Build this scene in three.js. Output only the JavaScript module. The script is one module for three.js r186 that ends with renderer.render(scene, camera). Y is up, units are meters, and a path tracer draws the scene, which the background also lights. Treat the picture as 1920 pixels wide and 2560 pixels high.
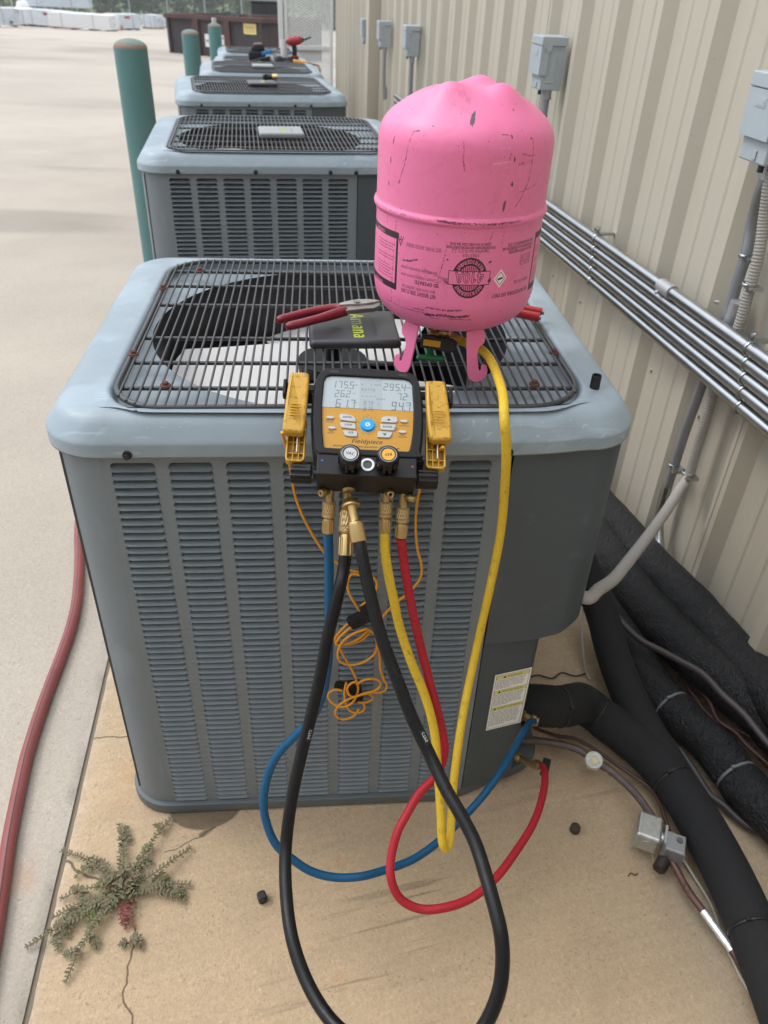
import * as THREE from 'three';
import { RoundedBoxGeometry } from 'three/addons/geometries/RoundedBoxGeometry.js';
import { mergeGeometries, mergeVertices } from 'three/addons/utils/BufferGeometryUtils.js';

// ------------------------------------------------------------ camera, sky, sun, exposure
const scene = new THREE.Scene();
const camera = new THREE.PerspectiveCamera(67.32, 0.75, 0.05, 600);
camera.position.set(0.2099, 1.3902, 0.9618);
camera.rotation.order = 'YXZ';
camera.rotation.set(-0.6142, -0.1886, 0.045);
camera.focus = 1.08;
camera.userData.fStop = 7.5;
scene.add(camera);

const SUN = new THREE.Vector3(-0.62, 0.92, -0.42).normalize();
{ // an overcast sky: brighter overhead and towards the veiled sun
  const W = 256, H = 128, d = new Float32Array(W * H * 4);
  for (let j = 0; j < H; j++) for (let i = 0; i < W; i++) {
    const el = (j + 0.5) / H * Math.PI - Math.PI / 2, az = (i + 0.5) / W * 2 * Math.PI - Math.PI;
    const x = Math.cos(el) * Math.cos(az), y = Math.sin(el), z = Math.cos(el) * Math.sin(az);
    const s = Math.max(0, x * SUN.x + y * SUN.y + z * SUN.z);
    const up = Math.max(0, y);
    const cl = 0.06 * Math.sin(3.1 * x + 2.0 * z + 1.3) * Math.sin(2.3 * z - 4.0 * y) + 0.04 * Math.sin(7 * x - 5 * z + 3 * y);
    const L = (0.42 + 0.92 * up + 0.30 * s * s * s + 0.6 * Math.pow(s, 12)) * (1 + cl) * (y < 0 ? 0.7 : 1);
    const k = (j * W + i) * 4;
    d[k] = L * 0.95; d[k + 1] = L * 1.0; d[k + 2] = L * 1.08; d[k + 3] = 1;
  }
  const sky = new THREE.DataTexture(d, W, H, THREE.RGBAFormat, THREE.FloatType);
  sky.mapping = THREE.EquirectangularReflectionMapping;
  sky.magFilter = sky.minFilter = THREE.LinearFilter; sky.needsUpdate = true;
  scene.background = sky; scene.environment = sky;
}
const sun = new THREE.DirectionalLight(0xfff3e2, 0.6);
sun.position.copy(SUN).multiplyScalar(30); sun.target.position.set(0.5, 0, -2);
sun.castShadow = true; sun.shadow.radius = 30; sun.shadow.mapSize.set(2048, 2048);
Object.assign(sun.shadow.camera, { left: -12, right: 12, top: 12, bottom: -12, near: 1, far: 80 });
scene.add(sun, sun.target);
const renderer = new THREE.WebGLRenderer({ antialias: true });
renderer.setSize(768, 1024);
renderer.toneMapping = THREE.LinearToneMapping;
renderer.toneMappingExposure = 1.64;
renderer.shadowMap.enabled = true;
scene.fog = new THREE.FogExp2(0xdfe6ea, 0.0006);

// ------------------------------------------------------------ helpers
let seed = 7;
const rnd = () => { seed = (seed + 0x6D2B79F5) | 0; let t = Math.imul(seed ^ (seed >>> 15), 1 | seed); t = (t + Math.imul(t ^ (t >>> 7), 61 | t)) ^ t; return ((t ^ (t >>> 14)) >>> 0) / 4294967296; };
const rr = (a, b) => a + (b - a) * rnd();
const V = (x, y, z) => new THREE.Vector3(x, y, z);
const clamp = (x, a = 0, b = 1) => Math.min(b, Math.max(a, x));
const sm = (a, b, x) => { const t = clamp((x - a) / (b - a)); return t * t * (3 - 2 * t); };
const lerp = (a, b, t) => a + (b - a) * t;
const hsh = (x, y, s) => { let h = Math.imul(x, 374761393) ^ Math.imul(y, 668265263) ^ Math.imul(s + 11, 2246822519); h = Math.imul(h ^ (h >>> 13), 1274126177); h ^= h >>> 16; return (h >>> 0) / 4294967296; };
function vn(x, y, s = 0, px = 0, py = 0) { // value noise, periodic when px, py are given
  const xi = Math.floor(x), yi = Math.floor(y), fx = x - xi, fy = y - yi, u = fx * fx * (3 - 2 * fx), v = fy * fy * (3 - 2 * fy);
  const wx = (k) => px ? ((k % px) + px) % px : k, wy = (k) => py ? ((k % py) + py) % py : k;
  const a = hsh(wx(xi), wy(yi), s), b = hsh(wx(xi + 1), wy(yi), s), c = hsh(wx(xi), wy(yi + 1), s), e = hsh(wx(xi + 1), wy(yi + 1), s);
  return a + (b - a) * u + (c - a) * v + (a - b - c + e) * u * v;
}
function fbm(x, y, s, o = 4, px = 0, py = 0) { let t = 0, a = 0.5, n = 0; for (let i = 0; i < o; i++) { t += a * vn(x, y, s + i * 17, px, py); n += a; a *= 0.5; x *= 2; y *= 2; px *= 2; py *= 2; } return t / n; }
const SRGB = (v) => 255 * (v <= 0.0031308 ? 12.92 * v : 1.055 * Math.pow(v, 1 / 2.4) - 0.055);
function dataTex(w, h, fn, srgb, rep) { // fn(u, v) -> [r, g, b] linear or a number
  const d = new Uint8Array(w * h * 4);
  for (let j = 0; j < h; j++) for (let i = 0; i < w; i++) {
    const c = fn((i + 0.5) / w, (j + 0.5) / h, i, j), k = (j * w + i) * 4;
    if (typeof c === 'number') d[k] = d[k + 1] = d[k + 2] = clamp(c) * 255;
    else for (let q = 0; q < 3; q++) d[k + q] = srgb ? SRGB(clamp(c[q])) : clamp(c[q]) * 255;
    d[k + 3] = 255;
  }
  const t = new THREE.DataTexture(d, w, h, THREE.RGBAFormat);
  if (srgb) t.colorSpace = THREE.SRGBColorSpace;
  t.magFilter = THREE.LinearFilter; t.minFilter = THREE.LinearMipmapLinearFilter; t.generateMipmaps = true;
  t.wrapS = t.wrapT = THREE.RepeatWrapping; if (rep) t.repeat.set(rep, rep);
  t.needsUpdate = true; return t;
}
function canvasTex(w, h, draw) {
  const c = document.createElement('canvas'); c.width = w; c.height = h; draw(c.getContext('2d'), w, h);
  const t = new THREE.CanvasTexture(c); t.colorSpace = THREE.SRGBColorSpace; return t;
}
const lin = (r, g, b) => new THREE.Color().setRGB(r, g, b);
const mat = (c, rough = 0.6, metal = 0, extra = {}) => new THREE.MeshStandardMaterial({ color: Array.isArray(c) ? lin(...c) : c, roughness: rough, metalness: metal, ...extra });

// -- naming and tagging
const used = {};
const numbered = (n) => { const k = used[n] = (used[n] ?? -1) + 1; return k ? `${n}_${String(k).padStart(3, '0')}` : n; };
function prep(o) { o.traverse((m) => { if (m.isMesh) { m.castShadow = true; m.receiveShadow = true; } }); return o; }
function thing(name, label, category, pos = [0, 0, 0], group) {
  const o = new THREE.Group(); o.name = numbered(name); o.position.set(...pos);
  o.userData = { label, category }; if (group) o.userData.group = group; scene.add(o); return o;
}
function part(name, geos, m, parent, extra) {
  const g = Array.isArray(geos) ? merge(geos) : geos;
  const o = new THREE.Mesh(g, m); o.name = name; o.castShadow = o.receiveShadow = true;
  if (extra) Object.assign(o.userData, extra); parent.add(o); return o;
}
function solo(name, label, category, geos, m, group, pos) { // a thing that is one mesh
  const g = Array.isArray(geos) ? merge(geos) : geos;
  const o = new THREE.Mesh(g, m); o.name = numbered(name); o.castShadow = o.receiveShadow = true;
  o.userData = { label, category }; if (group) o.userData.group = group; if (pos) o.position.set(...pos); scene.add(o); return o;
}
function struct(name, geos, m) { const o = new THREE.Mesh(Array.isArray(geos) ? merge(geos) : geos, m); o.name = name; o.castShadow = o.receiveShadow = true; o.userData.kind = 'structure'; scene.add(o); return o; }
function merge(gs) {
  gs = gs.map((g) => { g = g.index ? g.toNonIndexed() : g; for (const k of Object.keys(g.attributes)) if (!['position', 'normal', 'uv'].includes(k)) g.deleteAttribute(k); if (!g.attributes.uv) g.setAttribute('uv', new THREE.BufferAttribute(new Float32Array(g.attributes.position.count * 2), 2)); return g; });
  return gs.length === 1 ? gs[0] : mergeGeometries(gs);
}
// -- geometry
const T = (g, x, y, z) => g.translate(x, y, z);
const box = (x0, x1, y0, y1, z0, z1) => new THREE.BoxGeometry(x1 - x0, y1 - y0, z1 - z0).translate((x0 + x1) / 2, (y0 + y1) / 2, (z0 + z1) / 2);
const rbox = (w, h, d, r, x = 0, y = 0, z = 0, s = 2) => new RoundedBoxGeometry(w, h, d, s, r).translate(x, y, z);
const cyl = (r0, r1, h, n = 24, open = false) => new THREE.CylinderGeometry(r0, r1, h, n, 1, open);
const UPV = V(0, 1, 0);
function rod(a, b, r, n = 12, r2 = r) { // cylinder from point a to point b
  const A = a.isVector3 ? a : V(...a), B = b.isVector3 ? b : V(...b), d = B.clone().sub(A), L = d.length();
  const g = new THREE.CylinderGeometry(r2, r, L, n); g.applyQuaternion(new THREE.Quaternion().setFromUnitVectors(UPV, d.normalize()));
  return g.translate((A.x + B.x) / 2, (A.y + B.y) / 2, (A.z + B.z) / 2);
}
function latheAt(prof, a, b, n = 24) { // prof [[r, t]] along the axis a -> b, t in metres
  const A = V(...a), d = V(...b).sub(A).normalize();
  const g = new THREE.LatheGeometry(prof.map((p) => new THREE.Vector2(p[0], p[1])), n);
  g.applyQuaternion(new THREE.Quaternion().setFromUnitVectors(UPV, d)); return g.translate(A.x, A.y, A.z);
}
const curve = (pts, t = 0.5) => new THREE.CatmullRomCurve3(pts.map((p) => V(...p)), false, 'centripetal', t);
function tube(pts, r, seg = 0, n = 12, rf) { // round tube with caps, uv in metres; rf(u, a) scales the radius
  const c = pts.getPointAt ? pts : curve(pts), L = c.getLength(); seg = seg || Math.ceil(L / Math.max(r * 1.2, 0.008));
  const fr = c.computeFrenetFrames(seg, false), P = [], N = [], U = [], I = [], p = V(0, 0, 0);
  for (let i = 0; i <= seg; i++) {
    c.getPointAt(i / seg, p);
    for (let j = 0; j <= n; j++) {
      const a = j / n * Math.PI * 2, ca = Math.cos(a), sa = Math.sin(a), R = r * (rf ? rf(i / seg * L, a) : 1), n1 = fr.normals[i], n2 = fr.binormals[i];
      const nx = n1.x * ca + n2.x * sa, ny = n1.y * ca + n2.y * sa, nz = n1.z * ca + n2.z * sa;
      P.push(p.x + nx * R, p.y + ny * R, p.z + nz * R); N.push(nx, ny, nz); U.push(a * r, i / seg * L);
    }
  }
  for (let i = 0; i < seg; i++) for (let j = 0; j < n; j++) { const a = i * (n + 1) + j, b = a + n + 1; I.push(a, a + 1, b, b, a + 1, b + 1); }
  for (const i of [0, seg]) { c.getPointAt(i / seg, p); const k = P.length / 3, t = fr.tangents[i], s = i ? 1 : -1; P.push(p.x, p.y, p.z); N.push(t.x * s, t.y * s, t.z * s); U.push(0, i / seg * L);
    for (let j = 0; j <= n; j++) { const q = (i * (n + 1) + j) * 3; P.push(P[q], P[q + 1], P[q + 2]); N.push(t.x * s, t.y * s, t.z * s); U.push(0, 0); }
    for (let j = 0; j < n; j++) i ? I.push(k, k + 1 + j, k + 2 + j) : I.push(k, k + 2 + j, k + 1 + j); }
  const g = new THREE.BufferGeometry();
  g.setAttribute('position', new THREE.Float32BufferAttribute(P, 3)); g.setAttribute('normal', new THREE.Float32BufferAttribute(N, 3)); g.setAttribute('uv', new THREE.Float32BufferAttribute(U, 2)); g.setIndex(I);
  if (rf) g.computeVertexNormals();
  return g;
}
function shape(pts, holes = []) { const s = new THREE.Shape(pts.map((p) => new THREE.Vector2(...p))); for (const h of holes) s.holes.push(new THREE.Path(h.map((p) => new THREE.Vector2(...p)))); return s; }
function rrect(x0, y0, x1, y1, r, n = 5) { // rounded rectangle outline, r a number or four radii from the lower left anticlockwise
  const R = Array.isArray(r) ? r : [r, r, r, r], o = [];
  [[x0 + R[0], y0 + R[0], R[0], 180], [x1 - R[1], y0 + R[1], R[1], 270], [x1 - R[2], y1 - R[2], R[2], 0], [x0 + R[3], y1 - R[3], R[3], 90]].forEach(([cx, cy, q, a]) => { for (let i = 0; i <= n; i++) { const t = (a + 90 * i / n) * Math.PI / 180; o.push([cx + q * Math.cos(t), cy + q * Math.sin(t)]); } });
  return o;
}
const ext = (s, d, b = 0, z = 0, seg = 2, cs = 8) => new THREE.ExtrudeGeometry(s, { depth: d - 2 * b, bevelEnabled: b > 0, bevelSize: b, bevelThickness: b, bevelOffset: -b, bevelSegments: seg, curveSegments: cs }).translate(0, 0, z + b);
function planarUV(g, x0, y0, x1, y1) { const p = g.attributes.position, u = []; for (let i = 0; i < p.count; i++) u.push((p.getX(i) - x0) / (x1 - x0), (p.getY(i) - y0) / (y1 - y0)); g.setAttribute('uv', new THREE.Float32BufferAttribute(u, 2)); return g; }
function uvXZ(g, s = 1) { const p = g.attributes.position, u = []; for (let i = 0; i < p.count; i++) u.push(p.getX(i) * s, p.getZ(i) * s); g.setAttribute('uv', new THREE.Float32BufferAttribute(u, 2)); return g; }
function uvBox(g, s = 1) { const p = g.attributes.position, q = g.attributes.normal, u = []; for (let i = 0; i < p.count; i++) { const a = Math.abs(q.getX(i)), b = Math.abs(q.getY(i)), c = Math.abs(q.getZ(i)); if (b >= a && b >= c) u.push(p.getX(i) * s, p.getZ(i) * s); else if (a >= c) u.push(p.getZ(i) * s, p.getY(i) * s); else u.push(p.getX(i) * s, p.getY(i) * s); } g.setAttribute('uv', new THREE.Float32BufferAttribute(u, 2)); return g; }
function grid(nu, nv, f, uvf) { // surface from f(u, v) -> [x, y, z]
  const P = [], U = [], I = [];
  for (let j = 0; j <= nv; j++) for (let i = 0; i <= nu; i++) { P.push(...f(i / nu, j / nv, i, j)); U.push(...(uvf ? uvf(i / nu, j / nv) : [i / nu, j / nv])); }
  for (let j = 0; j < nv; j++) for (let i = 0; i < nu; i++) { const a = j * (nu + 1) + i, b = a + nu + 1; I.push(a, a + 1, b, b, a + 1, b + 1); }
  const g = new THREE.BufferGeometry(); g.setAttribute('position', new THREE.Float32BufferAttribute(P, 3)); g.setAttribute('uv', new THREE.Float32BufferAttribute(U, 2)); g.setIndex(I); g.computeVertexNormals(); return g;
}
function strip(pts, y0, y1) { // upright sheet over a plan polyline [[x, z], ...], smooth where points are close
  let L = [0]; for (let i = 1; i < pts.length; i++) L.push(L[i - 1] + Math.hypot(pts[i][0] - pts[i - 1][0], pts[i][1] - pts[i - 1][1]));
  return grid(pts.length - 1, 1, (u, v, i, j) => [pts[i][0], j ? y1 : y0, pts[i][1]], (u, v) => [L[Math.round(u * (pts.length - 1))], v ? y1 : y0]);
}
const GY = (z) => z < -2.6 ? 0.043 * (z + 2.6) : 0;   // the yard falls away behind the second unit
// ------------------------------------------------------------ ground
const JX = (z) => -0.2035 - 0.0436 * z;                   // the joint between yard and pad
const segd = (x, z, P) => { let m = 1e9; for (let i = 1; i < P.length; i++) { const [ax, az] = P[i - 1], [bx, bz] = P[i], dx = bx - ax, dz = bz - az, t = clamp(((x - ax) * dx + (z - az) * dz) / (dx * dx + dz * dz)); m = Math.min(m, Math.hypot(x - ax - dx * t, z - az - dz * t)); } return m; };
const gritBump = dataTex(512, 512, (u, v, i, j) => 0.5 + 0.35 * (vn(u * 170, v * 170, 5, 170, 170) - 0.5) + 0.35 * (vn(u * 420, v * 420, 9, 420, 420) - 0.5) - 0.5 * sm(0.83, 0.97, vn(u * 110, v * 110, 3, 110, 110)), false);
const grit = (u, v, N, s) => { // sand grain, dark pits, pale grains; tiles with period 1
  const g = hsh(Math.floor(u * 1700), Math.floor(v * 1700), s), pit = sm(0.80, 0.93, vn(u * 520, v * 520, s + 2, 520, 520)) * (0.3 + 0.7 * vn(u * 30, v * 30, s + 8, 30, 30)), pale = sm(0.85, 0.95, vn(u * 470, v * 470, s + 4, 470, 470));
  return 1 + 0.12 * (g - 0.5) + 0.14 * (vn(u * 330, v * 330, s + 6, 330, 330) - 0.5) - 0.38 * pit + 0.22 * pale;
};
const yardTex = dataTex(1024, 1024, (u, v) => { const g = 0.62 * grit(u, v, 1, 21) * (1 + 0.10 * (fbm(u * 6, v * 6, 44, 4, 6, 6) - 0.5)); return [g, g, g]; }, true);
const yardMat = new THREE.MeshStandardMaterial({ map: yardTex, bumpMap: gritBump, bumpScale: 0.0012, roughness: 0.92, vertexColors: true });
function yardColor(x, z) { // broad weathering patches, tyre scuffs, stains
  const p = fbm(x * 0.55 + 3, z * 0.42, 51, 5) - 0.5, q = fbm(x * 2.3, z * 1.8, 57, 4) - 0.5, cool = sm(0.44, 0.66, fbm(x * 0.16 + 2.4, z * 0.13 + 0.7, 61, 3));
  let r = 0.625 - 0.06 * cool, g = 0.550 - 0.053 * cool, b = 0.462 - 0.044 * cool;
  const tyre = sm(0.54, 0.74, fbm(x * 0.35 + z * 0.08, z * 1.5 - x * 0.25, 71, 4)) * sm(0.4, 0.6, fbm(x * 0.12 + 7, z * 0.14, 73, 2)) * 0.26;
  const k = (1 + 0.26 * p + 0.16 * q) * (1 - tyre); r *= k; g *= k; b *= k;
  const rust = sm(0.045, 0.0, Math.hypot((x + 0.271) * 1.1, z - 0.101)) * 0.55; r *= 1 + 0.05 * rust; g *= 1 - 0.33 * rust; b *= 1 - 0.5 * rust;
  const dirt = sm(0.03, 0.003, Math.abs(x - JX(z)) + 0.02 * vn(x * 60, z * 40, 5)) * sm(0.3, 0.7, vn(z * 14, 1, 4)) * 0.4; r *= 1 - dirt; g *= 1 - dirt; b *= 1 - dirt;
  return [r, g, b];
}
function colored(g, f) { const p = g.attributes.position, c = []; for (let i = 0; i < p.count; i++) c.push(...f(p.getX(i), p.getZ(i))); g.setAttribute('color', new THREE.Float32BufferAttribute(c, 3)); return g; }
{
  const near = (u, v) => { const z = 2.6 - 12.6 * Math.pow(v, 1.5), w = 1 - u, x = JX(z) - 0.004 - (w < 0.45 ? 1.2 * (w / 0.45) : 1.2 + 60 * Math.pow((w - 0.45) / 0.55, 2.4)); return [x, GY(z) - (w === 0 ? 0.0025 : 0), z]; };
  const gy = colored(uvXZ(grid(110, 330, near), 1 / 1.3), yardColor);
  const far = (u, v) => { const z = -10 - 260 * v * v, x = -150 + 230 * u; return [x, GY(Math.max(z, -120)), z]; };
  const gf = colored(uvXZ(grid(160, 110, far), 1 / 1.3), yardColor);
  const m = mergeGeometries([gy, gf]); struct('yard_ground', m, yardMat);
}
struct('joint_filler', grid(1, 60, (u, v) => { const z = 2.6 - 12.6 * v; return [JX(z) + (u - 0.5) * 0.03, GY(z) - 0.0065, z]; }), mat([0.20, 0.165, 0.125], 1));
const crack = [[[-0.204, 0.079], [-0.19, 0.088], [-0.18, 0.102], [-0.167, 0.110], [-0.155, 0.119], [-0.144, 0.123], [-0.119, 0.127]], [[-0.062, 0.225], [-0.059, 0.261], [-0.067, 0.29], [-0.065, 0.318], [-0.07, 0.332], [-0.066, 0.346], [-0.053, 0.368], [-0.049, 0.392], [-0.056, 0.45], [-0.05, 0.6]], [[0.075, 0.05], [0.061, 0.055], [0.045, 0.066], [0.031, 0.071], [0.004, 0.085], [-0.02, 0.09]], [[-0.2, -0.205], [-0.17, -0.2], [-0.14, -0.2], [-0.08, -0.19]]];
const cbb = crack.map((c) => [Math.min(...c.map((p) => p[0])) - 0.02, Math.max(...c.map((p) => p[0])) + 0.02, Math.min(...c.map((p) => p[1])) - 0.02, Math.max(...c.map((p) => p[1])) + 0.02]);
const padCol = [0.45, 0.335, 0.215];
const padTex = dataTex(1536, 1536, (u, v, i, j) => {
  const x = -0.3 + 1.7 * u, z = 0.9 - 1.9 * v; let [r, g, b] = padCol;
  let k = grit(u * 1.3, v * 1.45, 1, 31);
  k *= 1 + 0.20 * (fbm(x * 2.2, z * 2.2, 81, 3) - 0.5) + 0.12 * (fbm(x * 14, z * 14, 83, 2) - 0.5);
  const zr = z + 0.10 * x; // broom marks run nearly parallel to the front of the unit
  k *= 1 + 0.10 * (fbm(x * 5, zr * 150, 85, 2) - 0.5);
  let gz = sm(0.1, 0.25, x) * sm(0.0, 0.12, z) * sm(0.62, 0.4, z); // dark scuffs
  if (gz > 0) { gz *= sm(0.52, 0.72, fbm(x * 3.1 + 5, zr * 3.4, 89, 3)); if (gz > 0) k *= 1 - 0.34 * gz * sm(0.60, 0.78, fbm(x * 7, zr * 130, 91, 3)); }
  let grey = x < 0.7 ? 0 : sm(0.15, 0.0, Math.abs(x - 0.955 - 0.03 * Math.sin(z * 9)) + 0.02 + 0.10 * (fbm(x * 9, z * 9, 93, 3) - 0.5)) * sm(0.15, 0.3, z) * sm(0.85, 0.6, z) * 0.6; // grey damp film beside the insulated pipe
  grey = Math.max(grey, sm(1.02, 1.2, x) * 0.4);
  r = lerp(r, 0.27, grey * 0.7); g = lerp(g, 0.245, grey * 0.7); b = lerp(b, 0.19, grey * 0.7);
  const br = x < 0.9 || x > 1.1 ? 0 : sm(0.028, 0.006, Math.hypot(x - 0.985, (z - 0.27) * 0.6) - 0.022 * vn(x * 50, z * 50, 7)) * 0.6; r *= 1 - 0.45 * br; g *= 1 - 0.6 * br; b *= 1 - 0.7 * br;
  for (const [sx, sz, sr, a] of [[0.309, 0.156, 0.018, 0.30], [0.282, 0.36, 0.014, 0.25], [-0.09, -0.1, 0.07, 0.25], [-0.12, -0.03, 0.04, 0.15]]) { if (Math.abs(x - sx) > sr || Math.abs(z - sz) > sr) continue; const q = sm(sr, 0, Math.hypot(x - sx, z - sz) - 0.006 * vn(x * 90, z * 90, 8)) * a; g *= 1 - 0.35 * q; b *= 1 - 0.6 * q; }
  const nearW = Math.hypot(x - 0.056, z) < 0.12, wob = nearW ? 0.006 * (fbm(x * 40, z * 40, 95, 3) - 0.5) : 0; // damp patch with a sharp rim
  const wx = (x - 0.056) / 0.073, wz = (z + 0.005) / (0.058 + 0.3 * wob); const wet = sm(1.03, 0.95, Math.hypot(wx, wz) + wob * 8);
  const tail = !nearW ? 0 : sm(0.006, 0.003, segd(x, z, [[0.075, 0.045], [0.06, 0.056], [0.05, 0.063]]) - 0.003 * vn(x * 80, z * 80, 3));
  k *= 1 - 0.64 * Math.max(wet, tail * 0.8);
  let cd = 1e9; for (let c = 0; c < crack.length; c++) { const bb = cbb[c]; if (x < bb[0] || x > bb[1] || z < bb[2] || z > bb[3]) continue; const d = segd(x + 0.006 * (fbm(z * 60, c, 97, 3) - 0.5), z + 0.006 * (fbm(x * 60, c + 9, 99, 3) - 0.5), crack[c]) / (c === 0 ? 1.5 : c === 2 ? 0.7 : 1); if (d < cd) cd = d; }
  k *= 1 - 0.72 * sm(0.0022, 0.0008, cd);
  const edge = x > JX(z) + 0.05 ? 0 : sm(0.03, 0.0, x - JX(z) - 0.006 + 0.02 * (vn(z * 50, x * 50, 3) - 0.5)); k *= 1 + 0.18 * edge * (vn(z * 34, 4, 5) - 0.35); g *= 1 + 0.03 * edge; b *= 1 + 0.12 * edge;
  return [r * k, g * k, b * k];
}, true);
const gritB4 = gritBump.clone(); gritB4.repeat.set(3.5, 3.9); gritB4.needsUpdate = true;
const padMat = new THREE.MeshStandardMaterial({ map: padTex, bumpMap: gritB4, bumpScale: 0.0011, roughness: 0.9 });
const padFarMat = new THREE.MeshStandardMaterial({ color: lin(0.66, 0.50, 0.335), map: yardTex, bumpMap: gritBump, bumpScale: 0.0011, roughness: 0.9 });
struct('concrete_pad', grid(60, 80, (u, v) => { const z = 0.9 - 1.9 * v, x0 = JX(z) + 0.0045 + 0.003 * (fbm(z * 30, 0, 55, 3) - 0.5) * (u ? 0 : 1), x = lerp(x0, 1.4, u < 0.02 ? u * 0.25 : u); return [x, u === 0 ? -0.006 : 0, z]; }, (u, v) => { const z = 0.9 - 1.9 * v, x = lerp(JX(z) + 0.0045, 1.4, u < 0.02 ? u * 0.25 : u); return [(x + 0.3) / 1.7, v]; }), padMat);
{
  const f = (z0, z1) => (u, v) => { const z = lerp(z0, z1, v); return [lerp(JX(z) + 0.006, 1.4, u), GY(z), z]; };
  struct('concrete_pad_rear', [uvXZ(grid(4, 60, f(-1.0, -10)), 1 / 1.3)], padFarMat);
  struct('concrete_pad_front', [uvXZ(grid(4, 10, f(2.6, 0.9)), 1 / 1.3)], padFarMat);
  struct('pad_edge', grid(1, 60, (u, v) => { const z = 2.6 - 12.6 * v; return [JX(z) + 0.005, GY(z) - 0.0055 - 0.014 * u, z]; }), mat([0.33, 0.27, 0.2], 1));
}
// ------------------------------------------------------------ corrugated wall
const wallBump = dataTex(256, 256, (u, v) => fbm(u * 9, v * 9, 13, 4, 9, 9), false);
const wallTex = dataTex(512, 512, (u, v) => { const k = 1 + 0.05 * (fbm(u * 5, v * 3, 15, 4, 5, 3) - 0.5); const sp = hsh(Math.floor(u * 512), Math.floor(v * 512), 77) > 0.9993 ? 0.7 : 1; return [0.475 * k * sp, 0.44 * k * sp, 0.365 * k * sp]; }, true);
const wallMat = new THREE.MeshStandardMaterial({ map: wallTex, bumpMap: wallBump, bumpScale: 0.0006, roughness: 0.55 });
const wallM2 = mat([0.475, 0.44, 0.365], 0.55);
const WX = 1.305, PITCH = 0.272;
const ribs = [[0, 0.030], [0.030, 0.030], [0.056, 0], [0.106, 0], [0.112, 0.0034], [0.124, 0.0034], [0.130, 0], [0.181, 0], [0.187, 0.0034], [0.199, 0.0034], [0.205, 0], [0.246, 0], [0.272, 0.030]];
const wall = thing('metal_wall', 'beige corrugated metal building wall behind the conduits and grey boxes', 'wall', [WX, 0, -2]);
{
  const pts = []; for (let k = 0; k < 3; k++) for (const [s, h] of ribs) if (!(k && s === 0)) pts.push([s + k * PITCH, h]);
  const sheet = (y0, y1) => { const P = [], U = [], I = []; for (let i = 1; i < pts.length; i++) { const [s0, h0] = pts[i - 1], [s1, h1] = pts[i], k = P.length / 3; P.push(-h0, y0, s0, -h1, y0, s1, -h1, y1, s1, -h0, y1, s0); U.push(s0, y0, s1, y0, s1, y1, s0, y1); I.push(k, k + 1, k + 2, k, k + 2, k + 3); } 
    P.push(-0.030, y0, 3 * PITCH, -0.030, y0, 3 * PITCH + 0.012, -0.030, y1, 3 * PITCH + 0.012, -0.030, y1, 3 * PITCH); U.push(0, 0, 0.01, 0, 0.01, 1, 0, 1); const k = P.length / 3 - 4; I.push(k, k + 1, k + 2, k, k + 2, k + 3);
    const g = new THREE.BufferGeometry(); g.setAttribute('position', new THREE.Float32BufferAttribute(P, 3)); g.setAttribute('uv', new THREE.Float32BufferAttribute(U, 2)); g.setIndex(I); return g.toNonIndexed(); };
  const g0 = sheet(-0.45, 5.2); g0.computeVertexNormals();
  const zs = -1.2275; // the lapped seam seen in the photograph
  for (let k = -9; k <= 6; k++) { const z = zs + k * 3 * PITCH; if (z < -8.7) continue; const o = part('wall_panel', g0, wallMat, wall); o.position.set(k & 1 ? 0.0012 : 0, 0, z + 2); }
  part('wall_core', box(0.012, 0.22, -0.45, 5.2, -6.95, 6.7), mat([0.3, 0.28, 0.24], 0.9), wall);
  part('base_trim', box(-0.004, 0.011, -0.45, 0.02, -6.9, 6.6), wallM2, wall);
  const sc = [], sw = []; for (let k = -9; k <= 18; k++) for (const y of [0.5, 2.0]) { const z = zs + k * PITCH + 0.08 + 2; if (k % 3 === 0 || z < -6) continue; sc.push(rod([0.001, y, z], [-0.006, y, z], 0.005, 6)); }
  part('wall_screws', sc, wallM2, wall, { kind: 'stuff' });
  // roof edge high above the frame: a shallow overhang with a gutter
  part('gutter', box(-0.16, 0.25, 5.2, 5.34, -6.95, 6.7), wallM2, wall);
}
{ const d = thing('downspout', 'beige square downspout on the wall between the two farthest grey boxes', 'downspout', [1.24, -0.4, -5.72]);
  part('pipe', box(-0.045, 0.045, 0, 5.5, -0.06, 0.06), wallM2, d); part('strap', box(-0.047, 0.05, 2.6, 2.63, -0.063, 0.063), wallM2, d); }

{ // added wall behind the camera, out of view, put in to shade what faces it
  const w2 = thing('metal_wall', 'added beige corrugated wall behind the camera, outside the view, put in for its shade', 'wall', [1.2, 0, 3.6]);
  const ps = [], n = 34; for (let k = 0; k < n; k++) { const x0 = -k * PITCH; ps.push(box(x0 - PITCH, x0, -0.1, 4.6, 0, 0.02)); ps.push(box(x0 - 0.045, x0, -0.1, 4.6, -0.03, -0.001)); }
  part('added_wall_sheet', ps, wallM2, w2, { kind: 'stuff' });
}
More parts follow.
